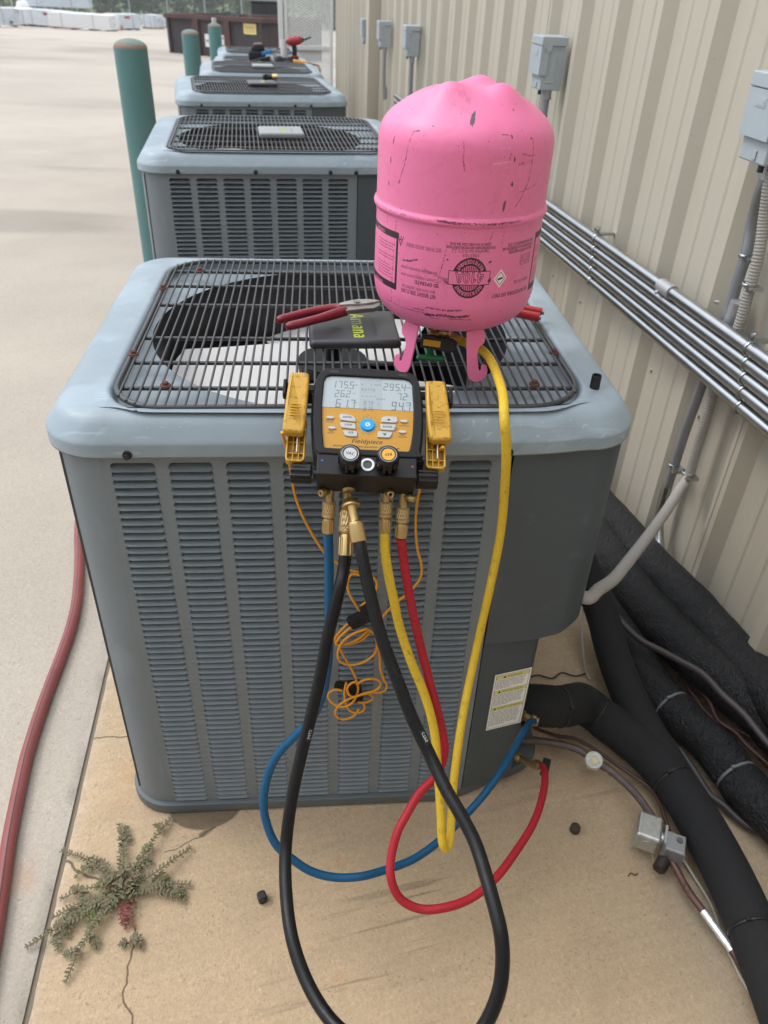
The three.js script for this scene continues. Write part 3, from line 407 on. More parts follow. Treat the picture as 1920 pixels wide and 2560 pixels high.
// ------------------------------------------------------------ pink refrigerant cylinder, standing on its handles
const TKX = 0.512, TKZ = -0.15, TY0 = 0.93, TYH = 0.37;
{
  const W = 2048, H = 1024, X = (a) => (0.5 + a / 360) * W, Y = (y) => (1 - (y - TY0) / TYH) * H;
  const tex = canvasTex(W, H, (c) => {
    c.fillStyle = PINK; c.fillRect(0, 0, W, H);
    for (let i = 0; i < 2600; i++) { c.fillStyle = rnd() > 0.5 ? `rgba(245,150,185,${rnd() * 0.10})` : `rgba(190,80,120,${rnd() * 0.10})`; c.beginPath(); c.ellipse(rnd() * W, rnd() * H, 2 + rnd() * 40, 1 + rnd() * 12, rnd() * 3, 0, 7); c.fill(); }
    const ink = '#241019'; c.fillStyle = ink; c.strokeStyle = ink;
    const txt = (s, a, y, px, bold = '', wmax) => { c.save(); c.translate(X(a), Y(y)); c.rotate(Math.PI); c.textAlign = 'center'; c.textBaseline = 'middle'; c.font = `${bold} ${px}px sans-serif`; c.fillText(s, 0, 0, wmax); c.restore(); };
    // round emblem
    const lx = X(-4.8), ly = Y(1.0545), R = 66;
    c.save(); c.translate(lx, ly); c.rotate(Math.PI); c.scale(1, 1.15);
    c.beginPath(); c.arc(0, 0, R, 0, 7); c.fill();
    c.fillStyle = PINK; c.beginPath(); c.arc(0, 0, R * 0.62, 0, 7); c.fill();
    c.save(); c.beginPath(); c.arc(0, 0, R * 0.60, 0, 7); c.clip(); c.fillStyle = ink; for (let k = -40; k < 40; k += 7) c.fillRect(k, -50, 3.2, 100); c.restore();
    c.fillStyle = PINK; c.font = 'bold 19px sans-serif'; c.textAlign = 'center'; c.textBaseline = 'middle';
    const word = 'REFRIGERANT';
    for (const dir of [1, -1]) for (let k = 0; k < word.length; k++) { const a = (k - 5) * 0.196; c.save(); c.rotate(a * dir); c.translate(0, -R * 0.81 * dir); c.fillText(word[k], 0, 0); c.restore(); }
    c.fillRect(-80, -23, 160, 46); c.strokeStyle = ink; c.lineWidth = 2; c.strokeRect(-78, -22, 156, 44); c.font = 'bold 46px sans-serif'; c.strokeText('410A', 0, 3, 148); c.restore();
    txt('UN3163', -5.2, 1.0845, 17); txt('Liquefied Gas N.O.S. 2.2', -5.5, 1.090, 17, '', 140); txt('DIFLUOROMETHANE AND PENTAFLUOROETHANE', -5.5, 1.0945, 15, 'bold', 184); txt('(CAS# 75-10-5 AND CAS# 354-33-6)', -5.8, 1.0990, 15, 'bold', 152);
    txt('DOT-39 NRC 400/500 M0808', -37, 1.0885, 20, '', 142);
    c.save(); c.lineWidth = 3; const ax = X(-54.5), ay = Y(1.0915); c.beginPath(); c.moveTo(ax - 13, ay - 16); c.lineTo(ax, ay + 18); c.lineTo(ax + 13, ay - 16); c.moveTo(ax - 7, ay - 2); c.lineTo(ax + 7, ay - 2); c.moveTo(ax, ay - 16); c.lineTo(ax, ay - 2); c.stroke(); c.restore();
    txt('NET WEIGHT 25lb.11.3KG', -39, 1.0250, 21, 'bold', 150); txt('Non-flammable Liquified Gas', -39, 1.0315, 18, '', 140); txt('TO OPERATE:', -33, 1.041, 20, 'bold', 100); txt('Connect charging hose to valve', -39.5, 1.0475, 17, '', 152); txt('Non-refillable, disposable cylinder', -39.5, 1.0575, 17, '', 156);
    txt('FOR PROFESSIONAL USE ONLY', 29.5, 1.0278, 21, 'bold', 196); txt('MADE IN UAE', 37, 1.043, 18, '', 90);
    txt('Federal Law forbids transportation', 33, 1.0855, 18, 'bold', 132); txt('if refilled-penalty up to $500,000 fine and', 31, 1.0905, 18, 'bold', 168); txt('5 years imprisonment (49 U.S.C. 5124)', 33, 1.0955, 18, 'bold', 146);
    for (let k = 0; k < 4; k++) txt(['TAMPA, FL 33634', '8100 ANDERSON ROAD', 'REF. USA, INC.', '(813) 243-0732'][k], 38.5, [1.0745, 1.0705, 1.0665, 1.0785][k], 12, '', 70);
    // diamond
    c.save(); c.translate(X(17), Y(1.052)); c.fillStyle = '#f3dcdf'; const dm = (q) => { c.beginPath(); c.moveTo(0, -q * 1.25); c.lineTo(q, 0); c.lineTo(0, q * 1.25); c.lineTo(-q, 0); c.closePath(); }; dm(29); c.fill(); dm(20); c.lineWidth = 2; c.strokeStyle = '#5a3b3f'; c.stroke(); c.fillStyle = '#1d1518'; c.rotate(-0.25); c.fillRect(-11, -3, 22, 7); c.restore();
    // boxed panels at both sides
    const panel = (x0, x1, y0, y1, inner) => { c.lineWidth = 11; c.strokeStyle = ink; c.strokeRect(x0, y0, x1 - x0, y1 - y0); c.fillStyle = ink; c.fillRect(x0, y0 - 6, x1 - x0, 24); c.fillRect(x0, y1 - 18, x1 - x0, 24); };
    panel(X(-112), X(-57.6), Y(1.098), Y(1.024)); panel(X(50), X(104), Y(1.1005), Y(1.024));
    c.fillStyle = PINK; c.font = 'bold 16px sans-serif'; for (const x of [X(-80), X(72)]) { c.save(); c.translate(x, Y(1.0965)); c.rotate(Math.PI); c.fillText('CAUTION', -40, 0); c.restore(); c.save(); c.translate(x, Y(1.0262)); c.rotate(Math.PI); c.fillText('WARNING', -40, 0); c.restore(); }
    c.fillStyle = ink; for (const [a0, a1] of [[-82, -60], [53, 76]]) for (const yy of [1.083, 1.079, 1.075, 1.066, 1.062, 1.053, 1.049, 1.045, 1.041, 1.037]) { let x = X(a0); const e = X(a1) - rnd() * 30; while (x < e) { const l = 4 + rnd() * 13; c.fillRect(x, Y(yy), l, 2.4); x += l + 4; } }
    // paint chips, scratches and scuffs down to the dark steel
    const chip = (a, y, w, h, t = 0, col = '#4a3a42') => { c.save(); c.translate(X(a), Y(y)); c.rotate(t); c.fillStyle = col; c.beginPath(); for (let k = 0; k <= 18; k++) { const q = k / 18 * 6.2832, r = 0.7 + 0.55 * rnd(); c.lineTo(Math.cos(q) * w * r, Math.sin(q) * h * r); } c.fill(); c.restore(); };
    chip(-11.1, 1.244, 9, 22, 0.35, '#5b4650'); chip(-66, 1.212, 3, 12); chip(-68, 1.188, 3, 10); chip(-69.5, 1.158, 3, 11); chip(14.8, 1.227, 3, 6); chip(16.8, 1.202, 3, 8); chip(17.1, 1.173, 4, 8); chip(13.3, 1.146, 6, 19, 0.1, '#6a4452'); chip(31.5, 1.196, 2, 3); chip(9, 1.051, 6, 9, 0.5, '#4e2a3a'); chip(-20, 1.078, 4, 3); chip(8, 1.076, 4, 7, 1); chip(30, 1.224, 3, 4, 1); chip(-38, 1.234, 3, 3); chip(25, 1.25, 3, 2);
    const scratch = (p, n, wob, lw, col = 'rgba(45,20,32,0.85)') => { c.strokeStyle = col; for (let s = 1; s < p.length; s++) for (let k = 0; k < n; k++) { if (rnd() < 0.25) continue; const t = (k + rnd() * 0.4) / n, q = t + 0.7 / n, x0 = lerp(X(p[s - 1][0]), X(p[s][0]), t) + (rnd() - 0.5) * wob, y0 = lerp(Y(p[s - 1][1]), Y(p[s][1]), t) + (rnd() - 0.5) * wob; c.lineWidth = lw * (0.5 + rnd()); c.beginPath(); c.moveTo(x0, y0); c.lineTo(lerp(X(p[s - 1][0]), X(p[s][0]), q) + (rnd() - 0.5) * wob, lerp(Y(p[s - 1][1]), Y(p[s][1]), q) + (rnd() - 0.5) * wob); c.stroke(); } };
    scratch([[-46, 1.2275], [-50.5, 1.226], [-54, 1.19], [-59, 1.161]], 26, 5, 2.2); scratch([[31.3, 1.225], [31.5, 1.2], [30.5, 1.175], [26, 1.155], [22, 1.145]], 22, 4, 2); scratch([[-60, 1.115], [-61, 1.06], [-62, 1.00]], 46, 5, 1.8); scratch([[-70, 1.12], [-71, 1.05]], 30, 4, 1.4); scratch([[-21, 1.092], [-25, 1.05], [-27, 1.03]], 30, 4, 1.6); scratch([[8, 1.116], [4, 1.09]], 20, 5, 1.3); scratch([[16, 1.116], [15, 1.095]], 15, 4, 1.2);
    scratch([[-70, 1.002], [-48, 0.999], [-30, 1.000]], 40, 5, 1.6); scratch([[-42, 1.0035], [-34, 1.0035]], 18, 4, 2.4); scratch([[-33, 0.997], [-20, 1.000], [-10, 0.9985], [-2, 1.0015]], 70, 12, 2); scratch([[-32, 1.009], [-18, 1.0075], [-8, 1.0095]], 60, 9, 1.5); scratch([[-16, 0.9955], [0, 0.9945]], 60, 4, 2.2); scratch([[-30, 0.9935], [-22, 0.9935]], 30, 3, 2.2); scratch([[-52, 1.066], [-46, 1.068], [-40, 1.072]], 40, 9, 1.6); scratch([[-36, 1.062], [-28, 1.056], [-22, 1.052], [-18, 1.046]], 30, 12, 1, 'rgba(45,20,32,0.5)'); scratch([[-24, 1.046], [-19, 1.052], [-20, 1.042]], 24, 20, 0.9, 'rgba(45,20,32,0.5)');
    scratch([[-40, 1.259], [-22, 1.262], [-14, 1.258]], 90, 16, 1, 'rgba(160,70,105,0.28)'); scratch([[-30, 1.255], [-16, 1.251]], 90, 18, 1, 'rgba(160,70,105,0.25)'); scratch([[-16, 1.222], [-15.5, 1.20], [-14, 1.188]], 40, 8, 1.4, 'rgba(130,50,80,0.6)'); scratch([[22, 1.208], [28, 1.205], [33, 1.204]], 40, 9, 1.3, 'rgba(120,45,75,0.55)'); scratch([[20, 1.196], [30, 1.198]], 40, 8, 1.3, 'rgba(120,45,75,0.55)'); scratch([[14, 1.209], [13, 1.2]], 30, 7, 1.3, 'rgba(120,45,75,0.5)'); scratch([[8, 1.23], [14, 1.228]], 20, 4, 1.6); scratch([[24, 1.162], [38, 1.168]], 40, 4, 1.6); scratch([[2, 1.197], [14, 1.2]], 50, 8, 2, 'rgba(240,180,205,0.7)'); scratch([[6, 1.215], [13, 1.2155]], 30, 4, 2, 'rgba(240,180,205,0.6)');
    scratch([[-28, 1.127], [-14, 1.1255], [8, 1.1255], [26, 1.1262]], 90, 9, 3, 'rgba(60,25,40,0.55)'); scratch([[-90, 1.1265], [-40, 1.1262]], 80, 8, 2, 'rgba(110,50,75,0.5)');
    for (let i = 0; i < 130; i++) chip(rr(-100, 60), rr(0.985, 1.26), rr(0.6, 1.8), rr(0.6, 2.4), 0, 'rgba(70,35,50,0.8)');
  });
  const pink = new THREE.MeshPhysicalMaterial({ map: tex, roughness: 0.42, clearcoat: 0.15, clearcoatRoughness: 0.4, bumpMap: peel, bumpScale: 0.0002 });
  const plain = mat(PINK, 0.42);
  const prof = [[0.0008, 0.9555], [0.035, 0.9562], [0.068, 0.9605], [0.09, 0.968], [0.105, 0.979], [0.1145, 0.994], [0.1185, 1.011], [0.119, 1.026], [0.119, 1.08], [0.119, 1.118], [0.1205, 1.1205], [0.1222, 1.1232], [0.1225, 1.1255], [0.1215, 1.1282], [0.1195, 1.131], [0.119, 1.134], [0.119, 1.18], [0.119, 1.200], [0.1185, 1.211], [0.1160, 1.221], [0.1105, 1.2305], [0.101, 1.240], [0.086, 1.2505], [0.068, 1.2605], [0.05, 1.267], [0.03, 1.2695], [0.0008, 1.2695]];
  const pc = new THREE.CatmullRomCurve3(prof.map((p) => V(p[0], p[1], 0)), false, 'centripetal'), NV = 110;
  const body = grid(144, NV, (u, v) => { const p = pc.getPoint(v), a = (u - 0.5) * 2 * Math.PI; let r = p.x, y = p.y;
    if (y > 1.2 && v > 0.5) for (const fa of [-0.75, 0.62, 2.62]) { const dx = r * Math.sin(a) - 0.058 * Math.sin(fa), dz = r * Math.cos(a) - 0.058 * Math.cos(fa); y += 0.0125 * Math.exp(-(dx * dx + dz * dz) / 0.00060); }
    if (y > 1.116 && y < 1.134) r += 0.0006 * (vn(a * 30, y * 600, 4) - 0.5);
    return [TKX + r * Math.sin(a), y, TKZ + r * Math.cos(a)]; }, (u, v) => { const p = pc.getPoint(v); return [u, (p.y - TY0) / TYH]; });
  body.translate(-TKX, -0.8915, -TKZ);
  const t = thing('refrigerant_cylinder', 'pink refrigerant cylinder standing upside down on the nearest unit', 'gas cylinder', [TKX, 0.8915, TKZ]);
  part('body', body, pink, t);
  // bent sheet handles
  const hs0 = [[-0.012, 0.088], [0.012, 0.091], [0.0155, 0.082], [0.017, 0.074], [0.015, 0.066], [0.009, 0.061], [0.0055, 0.0545], [0.005, 0.0487], [0.007, 0.0336], [0.008, 0.023], [0.0095, 0.0185], [0.0115, 0.0185], [0.0125, 0.022], [0.0125, 0.026], [0.016, 0.029], [0.0205, 0.0267], [0.0225, 0.0174], [0.021, 0.008], [0.012, 0], [0.002, -0.001], [-0.0055, 0.0058], [-0.0085, 0.016], [-0.0095, 0.0336], [-0.0105, 0.05], [-0.011, 0.068]].reverse();
  const handle = (ang, flip) => ext(flip ? shape(hs0.map(([x, y]) => [-x * 1.05, y * 0.86 + 0.001]).reverse()) : shape(hs0.map(([x, y]) => [x * 1.05, y * 0.86 + 0.001])), 0.0028, 0.0007, 0, 2).rotateX(-0.16).translate(0, 0, 0.101).rotateY(ang);
  part('handle', handle(0.16, false), plain, t); part('handle', handle(-0.90, true), plain, t); part('handle', handle(2.7, false), plain, t);
  const br = mat([0.50, 0.36, 0.16], 0.33, 0.85);
  part('valve', [latheAt([[0, 0], [0.011, 0], [0.011, 0.012], [0.008, 0.014], [0.008, 0.03], [0.0, 0.03]], [-0.008, 0.034, 0.012], [-0.006, 0.07, 0.0], 18), latheAt([[0, -0.001], [0.0085, 0], [0.0105, 0.003], [0.0105, 0.010], [0.0085, 0.012], [0.0085, 0.026], [0, 0.026]], [-0.016, 0.045, 0.036], [-0.006, 0.058, -0.02], 18)], br, t);
}
// ------------------------------------------------------------ hoses
const brassN = (() => dataTex(128, 128, (u, v) => 0.5 + 0.25 * (Math.sin((u + v) * 6.2832 * 8) + Math.sin((u - v) * 6.2832 * 8)), false))();
const brass = new THREE.MeshStandardMaterial({ color: lin(0.60, 0.43, 0.19), roughness: 0.3, metalness: 0.9 });
const brassOld = new THREE.MeshStandardMaterial({ map: dataTex(128, 128, (u, v) => { const k = 0.7 + 0.6 * fbm(u * 9, v * 9, 201, 4, 9, 9); return [0.42 * k, 0.29 * k, 0.12 * k]; }, true), roughness: 0.4, metalness: 0.8 });
const knurl = new THREE.MeshStandardMaterial({ color: lin(0.58, 0.42, 0.20), roughness: 0.34, metalness: 0.85, bumpMap: brassN, bumpScale: 0.0012 });
const rubberBump = dataTex(256, 256, (u, v) => fbm(u * 24, v * 24, 211, 4, 24, 24), false);
const hoseMat = (c, dirt, dc) => { const tx = dataTex(256, 512, (u, v) => { const d = sm(0.60, 0.78, fbm(u * 6, v * 22, 221 + dirt * 10, 4, 6, 22)) * dirt, s = sm(0.86, 0.93, vn(u * 40, v * 120, 5, 40, 120)) * dirt, k = 1 + 0.12 * (fbm(u * 10, v * 30, 223, 3, 10, 30) - 0.5), m = Math.max(d * 0.45, s * 0.8); return [lerp(c[0] * k, dc[0], m), lerp(c[1] * k, dc[1], m), lerp(c[2] * k, dc[2], m)]; }, true); tx.repeat.set(24, 4); const rb = rubberBump.clone(); rb.repeat.set(20, 20); rb.needsUpdate = true; return new THREE.MeshPhysicalMaterial({ map: tx, roughness: c[0] < 0.008 && c[1] < 0.008 ? 0.34 : 0.46, specularIntensity: 0.6, bumpMap: rb, bumpScale: 0.0002 }); };
const yellowRub = hoseMat([0.70, 0.47, 0.035], 0.75, [0.12, 0.09, 0.03]), blueRub = hoseMat([0.008, 0.085, 0.19], 0.25, [0.02, 0.05, 0.08]), redRub = hoseMat([0.40, 0.018, 0.032], 0.2, [0.12, 0.01, 0.02]), blackRub = hoseMat([0.007, 0.007, 0.008], 0.3, [0.03, 0.03, 0.03]);
function coupler(t, a, b, big) { // knurled nut and crimped ferrule between the port and the hose
  const A = V(...a), B = V(...b), d = B.clone().sub(A).normalize(), L = A.distanceTo(B), at = (s) => A.clone().addScaledVector(d, s).toArray();
  const m = big || 1, n = latheAt([[0.0, 0], [0.0072 * m, 0], [0.0086 * m, 0.0015], [0.0088 * m, 0.003], [0.0088 * m, L * 0.36], [0.0092 * m, L * 0.38], [0.0092 * m, L * 0.47], [0.0078 * m, L * 0.50], [0.0058 * m, L * 0.52], [0.0058 * m, L * 0.55]], a, b, 28);
  { const u = n.attributes.uv; for (let i = 0; i < u.count; i++) u.setXY(i, u.getX(i) * 2.2, u.getY(i) * 1.4); }
  part('knurled_nut', n, knurl, t);
  const f = [latheAt([[0.0058 * m, L * 0.54], [0.0072 * m, L * 0.555], [0.0074 * m, L * 0.99], [0.0066 * m, L * 1.0]], a, b, 24)];
  for (let k = 0; k < 8; k++) { const q = k * Math.PI / 4, e = V(1, 0, 0).cross(d).normalize(), g = d.clone().cross(e), o = e.multiplyScalar(Math.cos(q) * 0.0072 * m).addScaledVector(g, Math.sin(q) * 0.0072 * m); f.push(rod(A.clone().addScaledVector(d, L * 0.6).add(o), A.clone().addScaledVector(d, L * 0.97).add(o), 0.0011 * m, 6)); }
  part('ferrule', f, brass, t);
}
function hose(name, label, pts, r, m, group, c0, c1) {
  const o = pts[0], t = thing(name, label, 'hose', o, group), sub = (p) => [p[0] - o[0], p[1] - o[1], p[2] - o[2]];
  part('tube', tube(pts.map(sub), r, 0, 18), m, t);
  for (const c of [c0, c1]) if (c) coupler(t, sub(c[0]), sub(c[1]), c[2]);
  return t;
}
const yh = hose('charging_hose', 'yellow hose from the pink cylinder valve over the cap edge to the manifold', [[.517, .931, -.118], [.533, .928, -.108], [.546, .926, -.096], [.553, .925, -.070], [.552, .925, -.035], [.546, .927, .01], [.537, .926, .066], [.528, .913, .108], [.535, .872, .112], [.545, .797, .103], [.550, .715, .100], [.541, .615, .113], [.528, .516, .13], [.499, .433, .19], [.476, .364, .252], [.466, .332, .288], [.4605, .312, .312], [.4555, .302, .326], [.4495, .3005, .332], [.4445, .309, .332], [.4425, .327, .323], [.4425, .352, .309], [.441, .404, .281], [.436, .477, .246], [.423, .529, .225], [.403, .583, .207], [.386, .640, .191], [.378, .680, .183], [.371, .717, .172], [.3665, .752, .160], [.367, .774, .151]], 0.0066, yellowRub, null, [[.3695, .815, .136], [.367, .774, .151]], [[.489, .9375, -.128], [.517, .931, -.118]]);
hose('charging_hose', 'blue hose hanging from the left manifold port and looping right to the service valve', [[.292, .771, .139], [.292, .737, .147], [.291, .696, .158], [.290, .654, .168], [.289, .618, .176], [.285, .561, .186], [.276, .51, .192], [.258, .461, .193], [.237, .435, .195], [.211, .405, .199], [.194, .375, .205], [.183, .34, .216], [.179, .314, .227], [.182, .285, .241], [.194, .253, .259], [.221, .227, .275], [.249, .208, .287], [.285, .197, .295], [.326, .195, .298], [.366, .184, .287], [.418, .179, .272], [.466, .183, .249], [.503, .186, .224], [.552, .204, .193], [.598, .220, .155], [.650, .222, .095], [.687, .2, .046], [.704, .187, .026], [.719, .171, .016]], 0.0066, blueRub, 'refrigerant hoses on the manifold', [[.295, .813, .125], [.292, .771, .139]]).userData.group = undefined;
hose('charging_hose', 'red hose hanging from the right manifold port and looping to the lower service valve', [[.388, .769, .158], [.392, .738, .16], [.399, .693, .171], [.409, .641, .185], [.419, .596, .195], [.436, .526, .215], [.452, .46, .235], [.455, .427, .252], [.441, .395, .268], [.415, .369, .277], [.391, .346, .298], [.377, .334, .313], [.363, .307, .339], [.36, .291, .359], [.372, .263, .378], [.402, .248, .39], [.44, .248, .393], [.484, .242, .381], [.527, .241, .357], [.577, .236, .313], [.625, .223, .261], [.665, .203, .20], [.690, .183, .15], [.705, .155, .112], [.712, .133, .093]], 0.0066, redRub, null, [[.392, .808, .142], [.388, .769, .158]]);
{
  const t = hose('vacuum_hose', 'thick black hose looping down from the manifold far below the unit', [[.3115, .756, .172], [.308, .741, .182], [.302, .727, .197], [.292, .697, .212], [.281, .662, .228], [.272, .626, .245], [.256, .575, .272], [.238, .526, .302], [.222, .482, .335], [.209, .431, .378], [.206, .413, .43], [.21, .404, .482], [.223, .393, .526], [.241, .391, .563], [.262, .397, .592], [.302, .395, .622], [.343, .404, .640], [.385, .433, .640], [.410, .449, .628], [.430, .478, .607], [.437, .500, .588], [.439, .520, .566], [.437, .533, .534], [.435, .540, .503], [.431, .548, .470], [.418, .561, .434], [.409, .568, .412], [.396, .585, .373], [.378, .617, .338], [.362, .655, .30], [.347, .693, .263], [.335, .744, .217], [.3295, .777, .187], [.328, .787, .176]], 0.0083, blackRub, null, [[.3185, .803, .132], [.3115, .756, .172], 1.15]);
  const o = t.position, W = (p) => [p[0] - o.x, p[1] - o.y, p[2] - o.z];
  // big smooth brass end and its swivel, turned towards the camera
  part('brass_end', [latheAt([[0.0, 0.0], [0.0098, 0.0], [0.0104, 0.0012], [0.0104, 0.023], [0.0094, 0.0265], [0.0094, 0.0275], [0.006, 0.029], [0.006, 0.052]], W([.328, .783, .179]), W([.3215, .822, .147]), 30), latheAt([[0.0062, 0.0], [0.0118, 0.0], [0.0124, 0.001], [0.0124, 0.004], [0.0108, 0.005], [0.0108, 0.009], [0.0062, 0.009]], W([.3215, .818, .149]), W([.320, .832, .128]), 32)], brass, t);
}
// prints along the black hose are lettered straight onto small curved patches of its own skin
{
  const t = scene.getObjectByName('vacuum_hose'), o = t.position, put = (P, D, s) => { // P on the axis, D along the text
    const p = V(...P), d = V(...D).normalize(), e = V(-0.1, 0.62, 0.78); e.addScaledVector(d, -e.dot(d)).normalize(); const sd = d.clone().cross(e), L = 0.020, R = 0.00845;
    const g = grid(6, 8, (u, v) => { const a = (v - 0.5) * 0.9 - 0.55, q = p.clone().addScaledVector(d, (u - 0.5) * L).addScaledVector(e, Math.cos(a) * R).addScaledVector(sd, Math.sin(a) * R); return [q.x - o.x, q.y - o.y, q.z - o.z]; });
    const tex = canvasTex(160, 56, (c, w, h) => { c.fillStyle = '#161618'; c.fillRect(0, 0, w, h); c.fillStyle = '#c4c6c8'; c.font = 'bold 44px monospace'; c.textAlign = 'center'; c.fillText(s, w / 2, 44); });
    part('printed_mark', g, new THREE.MeshStandardMaterial({ map: tex, roughness: 0.46 }), t); };
  put([.247, .551, .287], [-.018, -.049, .03], 'CTPS'); put([.387, .601, .355], [.018, -.032, .035], 'CTPS'); put([.4365, .5365, .518], [-.002, .007, -.031], '1302');
}
const keyShapes = [[[-37, 61], [-36.4, 53], [-34, 51.7], [-17.5, 50.3], [-16.5, 51.5], [-17, 55.5], [-21, 59.6], [-26, 60.6]].reverse(), [[-35.5, 48.6], [-34.6, 41.4], [-33, 40.5], [-16.8, 39.4], [-16, 41], [-16.6, 47], [-18, 48]].reverse(), [[-31.5, 36.4], [-31, 33], [-28, 28.6], [-14.6, 28], [-13.6, 29.5], [-14, 35.5], [-16, 36.4]].reverse(), [[17.5, 52], [37, 52.2], [38, 60], [37, 61], [24, 61.2], [19, 59.6], [17, 55]], [[16.6, 40.3], [34, 40.2], [36.4, 48], [35, 49], [17.5, 49], [16.2, 47]], [[12.5, 28.6], [27.5, 28.8], [30.6, 32.5], [32, 37], [30.6, 37.8], [15.5, 37.8], [13.5, 35.5]]], pills = [[-49.5, 55.5], [-46.5, 40], [47.2, 55.2], [45, 39]];
// ------------------------------------------------------------ digital gauge manifold hanging on the cap's front edge
const MQ = new THREE.Quaternion(-0.49811, -0.05348, -0.0486, 0.8641), MO = V(0.3437, 0.879, 0.1283);
const MX = V(1, 0, 0).applyQuaternion(MQ), MY = V(0, 1, 0).applyQuaternion(MQ), MZ = V(0, 0, 1).applyQuaternion(MQ);
const inM = (g) => g.scale(0.001, 0.001, 0.001).applyQuaternion(MQ);            // millimetres on the manifold's own face -> its group
const mP = (x, y, z) => MO.clone().addScaledVector(MX, x / 1000).addScaledVector(MY, y / 1000).addScaledVector(MZ, z / 1000).toArray();
const manifold = thing('gauge_manifold', 'yellow and black digital gauge manifold hanging on the front edge of the nearest unit', 'gauge manifold', MO.toArray());
{
  const boot = new THREE.MeshPhysicalMaterial({ color: lin(0.012, 0.012, 0.014), roughness: 0.6, specularIntensity: 0.6 }), blackPl = new THREE.MeshPhysicalMaterial({ color: lin(0.006, 0.006, 0.007), roughness: 0.26, specularIntensity: 0.7 }), anod = new THREE.MeshPhysicalMaterial({ color: lin(0.006, 0.006, 0.007), roughness: 0.4, specularIntensity: 0.7 });
  const outer = [[-64, -2], [64, -2], [69.5, 9], [72.5, 34], [73.5, 62], [72.5, 90], [70, 113], [67, 124], [61, 130.5], [52, 133.5], [2, 136], [-52, 133.5], [-62, 131], [-69, 124], [-73, 113], [-75, 88], [-75, 60], [-73, 34], [-69, 9]];
  const smooth = (p, n = 4) => new THREE.SplineCurve(p.concat([p[0]]).map((q) => new THREE.Vector2(...q))).getPoints(p.length * n).slice(0, -1).map((q) => [q.x, q.y]);
  const face = [[-54, 9], [52, 9], [55, 12], [58.5, 40], [59.5, 72], [57.5, 112], [54, 118], [47, 120.5], [-50, 120.5], [-57, 118], [-60, 111], [-61, 73], [-59, 38], [-56, 12]];
  const body = ext(shape(smooth(outer)), 44, 7, -44, 4), rim = ext(shape(smooth(outer.map(([x, y]) => [x * 0.965, 67 + (y - 67) * 0.965])), [face]), 5, 1.8, 1.0, 3);
  part('body', [inM(body), inM(rim)], boot, manifold);
  // face artwork: every printed word, drawn on one sheet shared by plate, screen and keys
  const FX0 = -64, FX1 = 64, FY0 = 4, FY1 = 124, S = 13, fw = (FX1 - FX0) * S, fh = (FY1 - FY0) * S;
  const seg7 = (c, s, x, y, h, col = '#525e64') => { // slanted seven segment figures
    const w = h * 0.5, lw = h * 0.115; c.fillStyle = col; const on = { 0: 'abcdef', 1: 'bc', 2: 'abged', 3: 'abgcd', 4: 'fgbc', 5: 'afgcd', 6: 'afgedc', 7: 'abc', 8: 'abcdefg', 9: 'abcdfg', '-': 'g' };
    c.save(); c.translate(x, y); c.transform(1, 0, -0.10, 1, 0, 0); let cx = 0;
    for (const ch of s) { if (ch === '.') { c.fillRect(cx - w * 0.22, h - lw, lw, lw); continue; } const g = lw * 0.35, D = { a: [g, 0, w - 2 * g, lw], d: [g, h - lw, w - 2 * g, lw], g: [g, h / 2 - lw / 2, w - 2 * g, lw], f: [0, g, lw, h / 2 - 1.5 * g], b: [w - lw, g, lw, h / 2 - 1.5 * g], e: [0, h / 2 + g, lw, h / 2 - 2 * g], c: [w - lw, h / 2 + g, lw, h / 2 - 2 * g] }; for (const k of on[ch] || '') c.fillRect(cx + D[k][0], D[k][1], D[k][2], D[k][3]); cx += w * 1.38; } c.restore(); };
  const tex = canvasTex(fw, fh, (c) => {
    const X = (x) => (x - FX0) * S, Y = (y) => (FY1 - y) * S;
    c.fillStyle = '#bd8a22'; c.fillRect(0, 0, fw, fh);
    for (let i = 0; i < 5200; i++) { const x = rnd() * fw, y = Y(rr(5, 75)); c.fillStyle = `rgba(${rnd() > 0.35 ? '70,48,10' : '250,190,60'},${rnd() * 0.22})`; c.beginPath(); c.ellipse(x, y, 1 + rnd() * 7, 1 + rnd() * 5, rnd() * 3, 0, 7); c.fill(); }
    for (let i = 0; i < 420; i++) { const a = rnd() * 6.28, q = rr(9, 17); c.fillStyle = `rgba(60,44,18,${rnd() * 0.28})`; c.beginPath(); c.arc(X(-0.5 + q * Math.cos(a)), Y(47 + q * 0.9 * Math.sin(a)), 2 + rnd() * 8, 0, 7); c.fill(); }
    for (let i = 0; i < 260; i++) { c.fillStyle = `rgba(60,44,18,${rnd() * 0.22})`; c.beginPath(); c.arc(X(rr(-60, 60)), Y(rnd() > 0.5 ? rr(7, 13) : rr(66, 71)), 2 + rnd() * 7, 0, 7); c.fill(); }
    // display
    c.fillStyle = '#98a4a9'; c.fillRect(0, 0, fw, Y(71.5)); c.fillStyle = '#8d999f'; c.fillRect(X(-12), 0, X(17.5) - X(-12), Y(71.5));
    c.strokeStyle = '#7d8a90'; c.lineWidth = 4; for (const x of [-12, 17.5]) { c.beginPath(); c.moveTo(X(x), Y(117)); c.lineTo(X(x), Y(71.5)); c.stroke(); } for (const y of [97, 85.5, 76.5]) { c.beginPath(); c.moveTo(X(-11), Y(y)); c.lineTo(X(16.5), Y(y)); c.stroke(); }
    seg7(c, '175.5', X(-49), Y(113.5), 11.5 * S); seg7(c, '26.2', X(-44.5), Y(99), 11 * S); seg7(c, '61.7', X(-42.5), Y(85), 13.5 * S);
    seg7(c, '295.4', X(20), Y(113.5), 11.5 * S); seg7(c, '7.2', X(38.5), Y(99), 11 * S); seg7(c, '94.7', X(31), Y(85), 13.5 * S);
